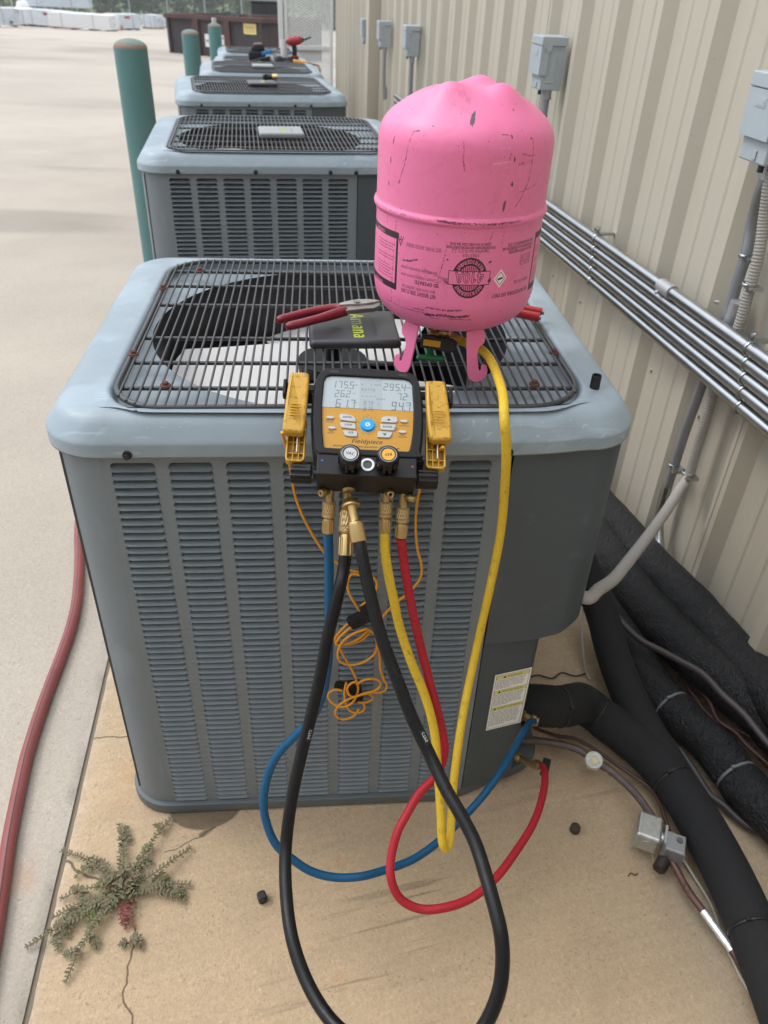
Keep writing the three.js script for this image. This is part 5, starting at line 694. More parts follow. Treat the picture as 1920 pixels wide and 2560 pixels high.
  part('leaves', L, leafA, t, { kind: 'stuff' }); part('young_leaves', LB, leafB, t, { kind: 'stuff' }); part('red_leaves', LC, leafC, t, { kind: 'stuff' }); part('stems', SS, stemM, t, { kind: 'stuff' });
}
solo('dry_twig', 'tiny curled dry twig on the concrete between red hose and solenoid valve', 'twig', tube([[.846, .003, .262], [.853, .004, .258], [.860, .003, .262], [.866, .003, .26]], 0.0012, 16, 6), mat([0.12, 0.08, 0.05], 0.9));
solo('ground_tatter', 'scrap of pale torn membrane at the foot of the wall behind the insulated pipes', 'scrap', [grid(20, 4, (u, v) => { const z = lerp(-1.02, -0.78, u); return [1.255 + 0.03 * v + 0.01 * fbm(u * 9, v * 3, 5, 3), 0.004 + 0.03 * v * fbm(u * 14, 2, 7, 3), z]; })], mat([0.42, 0.37, 0.27], 0.9));

// ------------------------------------------------------------ insulated lines, copper and wiring by the wall
const foamBump = dataTex(512, 512, (u, v) => fbm(u * 40, v * 40, 421, 4, 40, 40), false);
const wrinkle = dataTex(512, 512, (u, v) => { const w = fbm(u * 6, v * 6, 431, 3, 6, 6) * 2; return clamp(0.15 + 1.0 * Math.abs(fbm(u * 16 + w, v * 34 + w * 2, 433, 4) - 0.5) * 2.2 + 0.2 * fbm(u * 60, v * 60, 435, 2, 60, 60)); }, false);
const foamMat = new THREE.MeshStandardMaterial({ color: lin(0.012, 0.012, 0.013), roughness: 0.88, bumpMap: foamBump, bumpScale: 0.0009 }); foamMat.bumpMap.repeat.set(7, 7);
const wrapMat = new THREE.MeshStandardMaterial({ color: lin(0.008, 0.008, 0.009), roughness: 0.6, bumpMap: wrinkle, bumpScale: 0.004 }); wrapMat.bumpMap.repeat.set(9, 6);
const tieMat = mat([0.012, 0.012, 0.012], 0.45), tiePale = mat([0.16, 0.16, 0.165], 0.5);
function lineSet(label, pts, r, m, ties = [], lumpy = 0, pale) { const o = pts[2], t = thing('insulated_pipe', label, 'insulated pipe', o), sub = pts.map((p) => [p[0] - o[0], p[1] - o[1], p[2] - o[2]]), c = curve(sub), L = c.getLength();
  part('insulation', tube(c, r, Math.ceil(L / 0.008), 36, (s, a) => { let k = 1; for (const q of ties) k -= 0.07 * Math.exp(-(((s - q * L) / 0.008) ** 2)); if (lumpy) k += lumpy * (fbm(s * 14 + Math.cos(a) * 1.3, Math.sin(a) * 1.3 + 4, 441, 4) - 0.5) + lumpy * 0.4 * (fbm(s * 55 + Math.cos(a) * 4, Math.sin(a) * 5, 443, 3) - 0.5); else k += 0.012 * (fbm(s * 9 + Math.cos(a), Math.sin(a), 445, 3) - 0.5); return k; }), m, t);
  for (const q of ties) { const p = c.getPointAt(q), d = c.getTangentAt(q), g = new THREE.TorusGeometry(r * 0.955, 0.0022, 8, 40).scale(1, 1, 1.5), h = rbox(0.009, 0.006, 0.007, 0.0015).translate(-r * 0.45, r * 0.9, 0), Q = new THREE.Quaternion().setFromUnitVectors(V(0, 0, 1), d); part('cable_tie', [g, h].map((e) => e.applyQuaternion(Q).translate(p.x, p.y, p.z)), pale ? tiePale : tieMat, t); }
  return t; }
lineSet('smooth black foam pipe from the nearest unit bending down the right of the pad', [[.71, .158, -.04], [.745, .160, -.032], [.79, .152, -.03], [.835, .125, -.055], [.875, .085, -.085], [.915, .062, -.058], [.955, .055, -.004], [.984, .053, .05], [.998, .053, .10], [1.008, .053, .172], [1.010, .053, .266], [1.006, .053, .346], [.996, .053, .431], [.988, .053, .485], [.975, .053, .56], [.95, .053, .70]], 0.0435, foamMat, [0.075, 0.235, 0.43, 0.72], 0);
lineSet('smooth black foam pipe dropping behind the control cover and joining the others', [[.93, .30, -.50], [.955, .25, -.44], [.985, .18, -.36], [.995, .14, -.29], [.988, .115, -.21], [.985, .095, -.13], [.990, .075, -.06], [.997, .062, -.005], [1.006, .055, .05], [1.008, .052, .10], [1.008, .05, .16]], 0.0385, foamMat, []);
lineSet('wrinkled black wrapped pipe lying lowest, nearest the smooth foam pipes', [[1.10, .06, -.70], [1.095, .055, -.52], [1.085, .05, -.40], [1.077, .05, -.33], [1.075, .05, -.26], [1.074, .05, -.175], [1.084, .05, -.097], [1.104, .05, -.03], [1.128, .05, .035], [1.140, .05, .12], [1.156, .05, .196], [1.18, .05, .26], [1.22, .05, .36], [1.28, .05, .6]], 0.046, wrapMat, [0.47, 0.62], 0.14, true);
lineSet('wrinkled black wrapped pipe lying in the middle of the bundle', [[1.06, .10, -1.3], [1.105, .10, -.98], [1.13, .10, -.74], [1.138, .10, -.62], [1.138, .10, -.499], [1.142, .10, -.377], [1.156, .10, -.279], [1.178, .10, -.195], [1.205, .10, -.115], [1.228, .10, -.048], [1.252, .10, .012], [1.27, .09, .08], [1.27, .07, .2], [1.25, .06, .4], [1.25, .06, .7]], 0.055, wrapMat, [0.86], 0.14, true);
lineSet('wrinkled black wrapped pipe lying against the wall, topmost of the bundle', [[1.14, .13, -1.3], [1.165, .125, -1.0], [1.18, .12, -.80], [1.19, .12, -.70], [1.203, .12, -.59], [1.220, .12, -.469], [1.238, .12, -.367], [1.250, .12, -.279], [1.258, .12, -.20], [1.264, .115, -.128], [1.268, .125, -.06], [1.265, .15, .03], [1.255, .17, .2], [1.25, .17, .45], [1.25, .17, .7]], 0.056, wrapMat, [0.80], 0.14, true);
{
  const cableM = mat([0.055, 0.045, 0.045], 0.45), wireB = mat([0.075, 0.032, 0.026], 0.5), pvc = mat([0.62, 0.61, 0.58], 0.5), clear = mat([0.40, 0.37, 0.30], 0.4);
  const run = (name, label, cat, pts, r, m, group) => { const o = pts[0]; return solo(name, label, cat, tube(pts.map((p) => [p[0] - o[0], p[1] - o[1], p[2] - o[2]]), r, 0, 10), m, group, o); };
  run('copper_line', 'bare brown copper line lying on top of the wrinkled black pipes', 'pipe', [[.985, .19, -.42], [1.015, .155, -.37], [1.028, .14, -.33], [1.036, .135, -.275], [1.056, .135, -.209], [1.085, .14, -.165], [1.113, .145, -.122], [1.138, .15, -.078], [1.155, .145, -.021], [1.176, .14, .03], [1.190, .13, .08], [1.21, .12, .15], [1.24, .11, .24]], 0.0078, cableM);
  run('control_wire', 'twisted brown wire between the two lower wrinkled black pipes', 'wire', [[1.108, .04, -.30], [1.111, .05, -.221], [1.114, .055, -.162], [1.128, .05, -.122], [1.123, .055, -.084], [1.135, .06, -.047], [1.158, .065, -.015], [1.198, .06, .008], [1.243, .06, .061], [1.28, .06, .10]], 0.0034, wireB);
  run('control_wire', 'brown wire crossing the bundle beneath the bare copper line', 'wire', [[1.169, .05, -.19], [1.166, .07, -.143], [1.165, .07, -.106], [1.167, .075, -.061], [1.164, .07, -.011], [1.183, .072, .025], [1.190, .07, .056], [1.209, .07, .108], [1.225, .07, .16]], 0.0042, wireB);
  run('control_wire', 'second brown wire running beside the first, farthest right on the pad', 'wire', [[1.150, .05, -.16], [1.157, .052, -.10], [1.155, .058, -.05], [1.175, .06, .0], [1.20, .062, .05], [1.21, .06, .10], [1.235, .06, .15]], 0.0042, wireB);
  run('copper_line', 'dark brown line curving out from under the smooth foam pipe at right', 'pipe', [[1.065, .03, .02], [1.076, .022, .07], [1.08, .018, .105], [1.083, .018, .132], [1.096, .018, .15], [1.110, .018, .183], [1.125, .018, .208], [1.152, .018, .23], [1.19, .018, .26]], 0.0085, cableM);
  run('drain_tube', 'thin pale tube hanging beside the smooth foam pipe behind the cover', 'tube', [[.968, .20, -.36], [.955, .12, -.31], [.952, .06, -.27], [.957, .012, -.235], [.962, .004, -.22]], 0.0022, pvc);
  run('drain_tube', 'pale tube showing at the right edge of the smooth foam pipe', 'tube', [[1.03, .03, .03], [1.052, .03, .065], [1.066, .022, .10], [1.064, .02, .135]], 0.0038, pvc);
  run('drain_tube', 'pale clear tube running along the pad under the foam pipe', 'tube', [[.955, .012, .20], [.967, .008, .27], [.975, .006, .34], [.965, .006, .40], [.962, .006, .46], [.968, .006, .52], [.975, .006, .60]], 0.0028, clear);
  run('fine_wire', 'fine pale wire hanging from the silver solenoid coil', 'wire', [[.898, .03, .235], [.902, .015, .25], [.912, .004, .27], [.916, .003, .29]], 0.0008, clear);
  run('control_wire', 'fine dark wires lying on the pad behind the foam pipe', 'wire', [[.80, .004, -.24], [.84, .004, -.25], [.87, .004, -.235], [.90, .004, -.25], [.93, .004, -.235], [.96, .004, -.24]], 0.0018, blackCap);
  // liquid line: brown pipe, sight glass, solenoid valve, copper pipe with foil tape
  const brown = new THREE.MeshStandardMaterial({ map: dataTex(128, 256, (u, v) => { const k = 0.7 + 0.6 * fbm(u * 4, v * 20, 451, 4, 4, 20); return [0.105 * k, 0.078 * k, 0.072 * k]; }, true), roughness: 0.45 }); brown.map.repeat.set(20, 6);
  const cop = new THREE.MeshStandardMaterial({ map: dataTex(128, 256, (u, v) => { const k = 0.6 + 0.8 * fbm(u * 4, v * 14, 461, 4, 4, 14); return [0.125 * k, 0.062 * k, 0.048 * k]; }, true), roughness: 0.42, metalness: 0.3 }); cop.map.repeat.set(20, 5);
  { const o = [.854, .058, .043], t = thing('liquid_line', 'brown liquid line with a white sight glass leaving the nearest unit', 'pipe', o), S = (p) => p.map((q) => [q[0] - o[0], q[1] - o[1], q[2] - o[2]]);
    part('pipe', tube(S([[.690, .065, -.045], [.711, .064, -.026], [.753, .062, -.019], [.785, .06, -.01], [.817, .059, .003], [.838, .058, .018], [.848, .057, .033]]), 0.0078, 60, 14, (s) => 1 + 0.16 * Math.exp(-(((s - 0.118) / 0.008) ** 2)) + 0.16 * Math.exp(-(((s - 0.062) / 0.006) ** 2))), brown, t);
    part('pipe', tube(S([[.861, .056, .050], [.874, .054, .058], [.891, .05, .079], [.906, .048, .105], [.917, .048, .137], [.924, .048, .180], [.927, .048, .205]]), 0.0078, 60, 14, (s) => 1 + 0.2 * Math.exp(-(((s - 0.012) / 0.008) ** 2)) + 0.14 * Math.exp(-(((s - 0.03) / 0.004) ** 2))), brown, t);
    const tl = (g) => g.rotateX(0.30).rotateZ(0.22);
    const sg = part('sight_glass', [tl(new THREE.LatheGeometry([[0, 0], [0.0165, 0], [0.0180, 0.002], [0.0180, 0.012], [0.0168, 0.014], [0.0128, 0.014], [0.0122, 0.0105], [0, 0.0105]].map((p) => new THREE.Vector2(...p)), 40).translate(0, -0.005, 0)), tl(cyl(0.0192, 0.0192, 0.009, 6).translate(0, -0.001, 0))], mat([0.60, 0.60, 0.50], 0.4), t);
    part('indicator_ring', [tl(cyl(0.0110, 0.0110, 0.0015, 30).translate(0, 0.0062, 0))], mat([0.20, 0.24, 0.18], 0.5), sg); part('indicator_dot', [tl(cyl(0.0058, 0.0052, 0.0035, 20).translate(0.0005, 0.0070, 0.002))], mat([0.62, 0.42, 0.06], 0.4), sg);
    part('lens', [tl(cyl(0.0122, 0.0122, 0.001, 30).translate(0, 0.0092, 0))], new THREE.MeshPhysicalMaterial({ color: 0xffffff, transmission: 1, roughness: 0.03, thickness: 0 }), sg); }
  { const o = [.912, .04, .225], t = thing('solenoid_valve', 'silver solenoid valve with square coil box beside the smooth foam pipe', 'valve', o), zinc = new THREE.MeshStandardMaterial({ map: dataTex(128, 128, (u, v) => { const k = 0.8 + 0.4 * fbm(u * 7, v * 7, 471, 4, 7, 7); return [0.50 * k, 0.51 * k, 0.50 * k]; }, true), roughness: 0.36, metalness: 0.75 }), castM = mat([0.33, 0.34, 0.35], 0.5, 0.6);
    const Y = (g) => g.rotateY(-0.55);
    part('coil_box', [Y(rbox(0.046, 0.046, 0.056, 0.006, -0.020, 0.012, -0.006, 4))], zinc, t); part('knockout', [Y(cyl(0.011, 0.011, 0.0012, 28).rotateX(Math.PI / 2).translate(-0.020, 0.012, 0.0224))], zinc, t);
    part('stem', [Y(rod([0, 0.012, -0.004], [0.022, 0.012, -0.002], 0.013, 6)), Y(box(0.008, 0.013, -0.006, 0.032, -0.022, 0.018))], zinc, t);
    const vb = []; vb.push(Y(rbox(0.036, 0.036, 0.040, 0.003, 0.030, 0.011, 0.006))); for (let k = 0; k < 9; k++) vb.push(Y(box(0.0135 + k * 0.004, 0.0158 + k * 0.004, -0.007, 0.028, 0.0255, 0.0285))); for (let k = 0; k < 6; k++) vb.push(Y(box(0.0105, 0.0125, 0.027, 0.0305, -0.012 + k * 0.006, -0.0085 + k * 0.006)));
    part('valve_body', vb, castM, t); part('screw', [Y(cyl(0.0055, 0.0062, 0.003, 20).translate(0.036, 0.0305, 0.0))], mat([0.15, 0.15, 0.16], 0.5, 0.6), t);
    part('flare_nut', [Y(rod([0.018, -0.002, 0.030], [0.010, -0.004, 0.053], 0.0125, 6))], mat([0.045, 0.035, 0.032], 0.5, 0.4), t); }
  { const o = [.942, .028, .355], t = thing('copper_line', 'brown copper line with silver foil tape running from the solenoid valve', 'pipe', o), S = (p) => p.map((q) => [q[0] - o[0], q[1] - o[1], q[2] - o[2]]), P = S([[.926, .034, .262], [.930, .03, .280], [.932, .028, .302], [.934, .028, .322], [.942, .028, .355], [.957, .026, .416], [.967, .024, .459], [.982, .022, .498], [.996, .022, .54], [1.02, .022, .60]]);
    part('pipe', tube(P, 0.0068, 120, 14, (s) => 1 + 0.12 * Math.exp(-(((s - 0.052) / 0.003) ** 2)) + 0.12 * Math.exp(-(((s - 0.064) / 0.003) ** 2))), cop, t);
    part('foil_tape', tube(S([[.9425, .0282, .357], [.948, .0276, .380], [.957, .026, .416], [.9595, .0256, .427]]), 0.0076, 60, 20, (s, a) => 1 + 0.10 * (fbm(s * 180, a * 2, 481, 3) - 0.5)), mat([0.80, 0.80, 0.80], 0.25, 0.7), t); }
  run('control_wire', 'thin brown wire looping from the service valve past the sight glass', 'wire', [[.745, .06, -.075], [.77, .04, -.066], [.795, .03, -.06], [.814, .03, -.049], [.843, .03, -.04], [.868, .03, -.02], [.889, .03, .006], [.912, .03, .038], [.94, .03, .077], [.957, .03, .10], [.963, .03, .135], [.958, .03, .169], [.953, .03, .20]], 0.0042, wireB);
  // service valves of the nearest unit
  { const o = [.70, .16, .0], t = thing('service_valve', 'brass suction service valve where the blue hose meets the nearest unit', 'valve', o); part('valve_body', [rod([-.02, .01, -.03], [.0, .012, .0], 0.012, 14), rod([.0, .012, .0], [.012, .012, .012], 0.0085, 12), latheAt([[0, 0], [.011, 0], [.0125, .002], [.0125, .009], [.009, .011], [.009, .016]], [.010, .012, .010], [.0225, .0125, .0195], 24)], brassOld, t); part('coil_cap', [rbox(.016, .012, .02, .003, .036, -.012, -.006)], blackCap, t); part('tie_tag', [rbox(.013, .008, .012, .002, .041, -.006, -.002)], mat([0.3, 0.3, 0.31], 0.5), t); }
  { const o = [.70, .07, .02], t = thing('service_valve', 'brass elbow with black lever joining the red hose near the ground', 'valve', o); part('valve_body', [rod([-.03, -.005, -.02], [-.002, .0, .004], 0.009, 12), rod([-.002, .0, .004], [.012, .022, .04], 0.0062, 12), latheAt([[0, 0], [.0085, 0], [.0098, .002], [.0098, .012], [.0078, .014], [.0078, .026]], [.012, .033, .046], [.012, .056, .066], 22)], brassOld, t); part('lever', [rbox(.016, .012, .040, .003).rotateY(-0.5).translate(.036, .018, .045)], blackCap, t); }
}
// ------------------------------------------------------------ conduits and boxes on the wall
const EMT = [[1.24,1.09,-.524],[1.243,1.055,-.538],[1.256,1.01,-.556],[1.262,.972,-.560],[1.262,.92,-.551],[1.262,.872,-.552],[1.262,.775,-.552],[1.262,.62,-.567],[1.262,.555,-.572],[1.262,.467,-.579],[1.262,.376,-.581],[1.262,.307,-.583],[1.262,.247,-.582],[1.260,.199,-.572],[1.256,.166,-.548],[1.25,.144,-.516],[1.245,.129,-.470],[1.24,.12,-.416],[1.235,.11,-.351]];
const WHIP = [[1.255,.345,-.513],[1.255,.37,-.505],[1.255,.385,-.502],[1.255,.395,-.500],[1.255,.479,-.503],[1.255,.556,-.505],[1.255,.619,-.508],[1.255,.779,-.490],[1.255,.857,-.493],[1.255,.931,-.498],[1.252,.999,-.512],[1.242,1.061,-.515],[1.236,1.095,-.515]];
const galv = new THREE.MeshStandardMaterial({ map: dataTex(256, 256, (u, v) => { const k = 0.86 + 0.28 * fbm(u * 12, v * 12, 501, 4, 12, 12); return [0.43 * k, 0.45 * k, 0.46 * k]; }, true), roughness: 0.3, metalness: 1.0 }); galv.map.repeat.set(6, 3);
const galvDull = mat([0.30, 0.32, 0.34], 0.45, 0.55), zincCast = mat([0.42, 0.42, 0.44], 0.5, 0.6);
{
  const C = [[.7596, .7761, .0142], [.7290, .7463, .0131], [.7000, .7172, .0131], [.6705, .6880, .0131], [.6400, .6565, .0131]];
  const words = ['topmost', 'second from top', 'third from top', 'fourth from top', 'lowest'];
  C.forEach(([ya, yb, r], i) => { const s = (yb - ya) / 1.28, y = (z) => ya + (z + 1.6455) * s, x = 1.225, t = thing('wall_conduit', `${words[i]} of the five galvanized conduits running along the beige wall`, 'conduit', [x, y(-0.8), -0.8], 'galvanized conduits along the wall');
    part('pipe', tube([[0, y(1.6) - y(-0.8), 2.4], [0, 0, 0], [0, y(-3) - y(-0.8), -2.2], [0, y(-4.6) - y(-0.8), -3.8]], r, 140, 20), galv, t);
    for (const z of [-0.39 + i * 0.008, -1.21 + i * 0.004, -2.05, -2.9, -3.7]) { const yy = y(z) - y(-0.8), zz = z + 0.8; part('strap', [new THREE.TorusGeometry(r + 0.001, 0.0022, 8, 28).scale(1, 1, 2.2).translate(0, yy, zz), box(0.004, 0.052, yy + r - 0.002, yy + r + 0.002, zz - 0.006, zz + 0.006), ...(i === 0 ? [box(-0.004, 0.0, yy + r, yy + r + 0.022, zz - 0.007, zz + 0.007), rod([-0.002, yy + r + 0.014, zz], [-0.012, yy + r + 0.014, zz], 0.006, 6), box(0.0, 0.05, yy + r + 0.001, yy + r + 0.005, zz - 0.007, zz + 0.007)] : [])], galv, t); }
    if (i === 0) for (const z of [-0.765, -3.2]) part('coupling', [rod([0, y(z - 0.03) - y(-0.8), z - 0.03 + 0.8], [0, y(z + 0.03) - y(-0.8), z + 0.03 + 0.8], r + 0.0035, 20), rod([-0.014, y(z) - y(-0.8) - 0.010, z + 0.785], [-0.021, y(z) - y(-0.8) - 0.014, z + 0.785], 0.0045, 6)], zincCast, t); });
}
const boxPaint = new THREE.MeshStandardMaterial({ map: dataTex(256, 256, (u, v) => { const k = 1 + 0.08 * (fbm(u * 6, v * 6, 511, 4, 6, 6) - 0.5); return [0.375 * k, 0.43 * k, 0.465 * k]; }, true), roughness: 0.45 });
function disconnect(label, z0, ytop, drop) {
  const t = thing('disconnect_box', label, 'electrical box', [1.276, ytop - 0.152, z0 + 0.05], 'grey electrical boxes on the wall'); const W = 0.1, D = 0.082;
  part('enclosure', [rbox(D - 0.008, 0.146, W - 0.008, 0.004, -(D - 0.008) / 2, 0.074, 0), box(-0.030, -0.026, 0.004, 0.1, W / 2 - 0.0042, W / 2 - 0.0028)], boxPaint, t);
  const cov = part('cover', [box(-D - 0.003, -D, 0.045, 0.128, -W / 2, W / 2), box(-D, -0.058, 0.045, 0.128, W / 2 - 0.0015, W / 2 + 0.0012), box(-D, -0.058, 0.045, 0.128, -W / 2 - 0.0012, -W / 2 + 0.0015)].map((g) => g), boxPaint, t);
  part('hood', [rbox(D + 0.006, 0.026, W + 0.006, 0.003, -(D + 0.002) / 2, 0.142, 0), box(-0.080, -0.050, 0.112, 0.131, W / 2 - 0.001, W / 2 + 0.003)], boxPaint, t);
  part('embossed_bar', [rbox(0.036, 0.005, 0.004, 0.0018, -0.045, 0.026, W / 2 - 0.0035)], boxPaint, t); part('hinge_screw', [cyl(0.0055, 0.0055, 0.004, 14).rotateX(Math.PI / 2).translate(-0.072, 0.121, W / 2 + 0.003)], galv, t);
  part('raised_mark', [box(-D - 0.0042, -D - 0.002, 0.098, 0.114, -0.018, 0.016), box(-D - 0.0048, -D - 0.003, 0.101, 0.111, -0.014, 0.012)], boxPaint, cov);
  part('latch', [rbox(0.004, 0.018, 0.010, 0.002, -0.0755, 0.016, 0.012)], boxPaint, t); part('lug', [cyl(0.006, 0.006, 0.012, 12).translate(-0.066, -0.006, 0.03)], blackCap, t);
  part('hub', [cyl(0.0165, 0.0165, 0.026, 18).translate(-0.036, -0.013, 0.018), cyl(0.0185, 0.0185, 0.006, 6).translate(-0.036, -0.024, 0.018)], zincCast, t);
  if (drop) { const d = solo('conduit_drop', `grey conduit going down from the ${drop}`, 'conduit', [tube([[0, 0, 0], [0, -0.06, 0], [0.004, -0.18, -0.004], [0.016, -0.30, -0.008], [0.016, -(ytop - 0.18 - 0.7), -0.008]], 0.0125, 40, 14), new THREE.TorusGeometry(0.0135, 0.002, 8, 20).rotateX(Math.PI / 2).scale(1, 3, 1).translate(0.014, -0.24, -0.006)], galvDull, null, [1.24, ytop - 0.178, z0 + 0.068]); }
  return t;
}
disconnect('grey electrical box cut by the right edge of the photo, nearest on the wall', -0.592, 1.2560, null);
disconnect('grey electrical box above and right of the pink cylinder', -1.915, 1.230, 'box right of the pink cylinder');
disconnect('grey electrical box directly behind the top of the pink cylinder', -4.27, 1.1275, 'box behind the pink cylinder');
disconnect('grey electrical box beside the beige downspout', -5.25, 1.099, 'box beside the downspout');
disconnect('smallest, farthest grey electrical box left of the downspout', -6.08, 1.069, 'farthest grey box');
{
  const P = EMT, o = P[6], t = thing('conduit_riser', 'grey conduit from the nearest box passing behind the five conduits to the pipe bundle', 'conduit', o), S = (p) => p.map((q) => [q[0] - o[0], q[1] - o[1], q[2] - o[2]]);
  part('pipe', tube(S(P), 0.0125, 160, 18), galvDull, t); part('bend', tube(S(P.slice(11)), 0.0129, 70, 18), galv, t);
  part('coupling', [rod(S([[1.262, .825, -.527]])[0], S([[1.262, .765, -.533]])[0], 0.0165, 18), rod([-0.012, -0.02, -0.028], [-0.02, -0.02, -0.034], 0.0045, 6), rod([-0.012, 0.03, -0.026], [-0.02, 0.03, -0.032], 0.0045, 6)], zincCast, t);
  for (const [y, z] of [[0.918, -0.549], [0.372, -0.583]]) part('strap', [new THREE.TorusGeometry(0.0138, 0.0024, 8, 26).rotateX(Math.PI / 2).scale(1, 1.8, 1).translate(0, y - o[1], z - o[2]), box(-0.012, 0.012, y - o[1] - 0.004, y - o[1] + 0.004, z - o[2] + 0.013, z - o[2] + 0.038), rod([-0.012, y - o[1], z - o[2] + 0.032], [-0.021, y - o[1], z - o[2] + 0.032], 0.0052, 6)], galv, t);
}
{
  const greyFlex = mat([0.33, 0.315, 0.29], 0.55), P = WHIP, o = P[4], t = thing('flexible_conduit', 'light grey flexible conduit from the nearest box to the nearest unit', 'conduit', o), S = (p) => p.map((q) => [q[0] - o[0], q[1] - o[1], q[2] - o[2]]);
  part('ribbed_length', tube(S(P.slice(3)), 0.0118, 420, 16, (s) => 1 + 0.07 * Math.cos(s * 6.2832 / 0.0068)), greyFlex, t);
  part('smooth_length', tube(S([[.74, .486, -.03], [.767, .486, .005], [.81, .470, -.032], [.858, .453, -.073], [.911, .44, -.128], [1.022, .411, -.248], [1.14, .386, -.378], [1.22, .378, -.468], [1.25, .385, -.495], [1.255, .40, -.500]]), 0.0122, 160, 18), mat([0.36, 0.34, 0.315], 0.55), t);
  for (const [y, z] of [[0.395, -0.508], [0.872, -0.500]]) part('strap', [new THREE.TorusGeometry(0.0135, 0.0024, 8, 26).rotateX(Math.PI / 2).scale(1, 1.8, 1).translate(0, y - o[1], z - o[2]), box(-0.012, 0.012, y - o[1] - 0.004, y - o[1] + 0.004, z - o[2] + 0.012, z - o[2] + 0.034), rod([-0.012, y - o[1], z - o[2] + 0.028], [-0.021, y - o[1], z - o[2] + 0.028], 0.0052, 6)], galv, t);
}
// ------------------------------------------------------------ bollards
const teal = new THREE.MeshStandardMaterial({ map: dataTex(512, 512, (u, v) => { const k = 1 + 0.16 * (fbm(u * 5, v * 5, 521, 4, 5, 5) - 0.5), f = sm(0.55, 0.8, fbm(u * 4, v * 2, 523, 4, 4, 2)) * 0.25; return [lerp(0.088, 0.17, f) * k, lerp(0.205, 0.27, f) * k, lerp(0.205, 0.265, f) * k]; }, true), roughness: 0.55 });
const worn = new THREE.MeshStandardMaterial({ map: dataTex(256, 256, (u, v) => { const p = sm(0.45, 0.6, fbm(u * 9, v * 9, 531, 4, 9, 9)) , q = sm(0.5, 0.62, fbm(u * 14, v * 14, 533, 4, 14, 14)), rim = sm(0.42, 0.12, v); const a = clamp(p * 0.6 + rim * 0.75 * q + rim * 0.2); return [lerp(0.15, 0.36, a), lerp(0.26, 0.15, a), lerp(0.24, 0.11, a)]; }, true), roughness: 0.85, bumpMap: rubberBump, bumpScale: 0.003 });
function bollard(label, x, z, top, nub) { const y0 = GY(z), h = top - y0, R = 0.07, t = thing('bollard', label, 'bollard', [x, y0, z], 'teal bollards beside the units'); part('post', [cyl(R, R, h - 0.034, 40, true).translate(0, (h - 0.034) / 2, 0)], teal, t);
  const n = 14, pr = []; for (let i = 0; i <= n; i++) { const a = i / n * Math.PI / 2; pr.push(new THREE.Vector2(Math.max(0.0005, R * Math.cos(a)), h - 0.034 + 0.034 * Math.sin(a))); } const g = new THREE.LatheGeometry(pr, 40); part('worn_top', g, worn, t); part('ground_collar', [cyl(R + 0.03, R + 0.045, 0.012, 30).translate(0, 0.006, 0)], mat([0.4, 0.36, 0.3], 0.95), t);
  if (nub) part('top_nub', [cyl(0.025, 0.025, 0.05, 18).translate(0, h + 0.02, 0)], mat([0.5, 0.5, 0.48], 0.6), t); }
bollard('nearest and tallest teal bollard with a worn top, beside the second unit', -0.228, -2.98, 1.112); bollard('middle teal bollard with a worn top, between the dumpster and units', -0.139, -6.55, 0.935); bollard('farthest teal bollard, in front of the dumpster sign', 0.007, -9.13, 0.845, true);
// ------------------------------------------------------------ expanded-metal gate at the end of the building
{
  const wp = mat([0.72, 0.72, 0.70], 0.5), z = -9.2, y0 = GY(z), t = thing('mesh_gate', 'white framed gate with diamond steel mesh at the end of the wall', 'gate', [1.02, y0, z]);
  const V0 = (x0, x1, a, b, d = 0.02) => rbox(x1 - x0, b - a, 2 * d, 0.004, (x0 + x1) / 2 - 1.02, (a + b) / 2, 0);
  part('hinge_post', [V0(0.708, 0.760, 0, 2.6, 0.028)], wp, t); part('stile', [V0(0.772, 0.809, 0.05, 2.3)], wp, t); part('stile', [V0(1.281, 1.317, 0.05, 2.3)], wp, t); part('rail', [V0(0.809, 1.281, 0.891, 0.934)], wp, t); part('rail', [V0(0.809, 1.281, 2.26, 2.3)], wp, t); part('rail', [V0(0.809, 1.281, 0.05, 0.09)], wp, t);
  const g = [], dx = 0.026, dy = 0.0125; const bar = (x0, y0, x1, y1) => { const l = Math.hypot(x1 - x0, y1 - y0), b = new THREE.BoxGeometry(l, 0.0035, 0.011); b.rotateX(0.55).rotateZ(Math.atan2(y1 - y0, x1 - x0)).translate((x0 + x1) / 2, (y0 + y1) / 2, 0); g.push(b); };
  for (let i = 0; i < 9; i++) for (let j = 0; j < 86; j++) { const x = 0.809 - 1.02 + i * dx * 2, y = 0.10 + j * dy * 2; bar(x, y, x + dx, y + dy); bar(x + dx, y + dy, x + 2 * dx, y); bar(x, y, x + dx, y - dy); bar(x + dx, y - dy, x + 2 * dx, y); }
  part('expanded_mesh', g, mat([0.68, 0.68, 0.66], 0.5), t, { kind: 'stuff' });
}
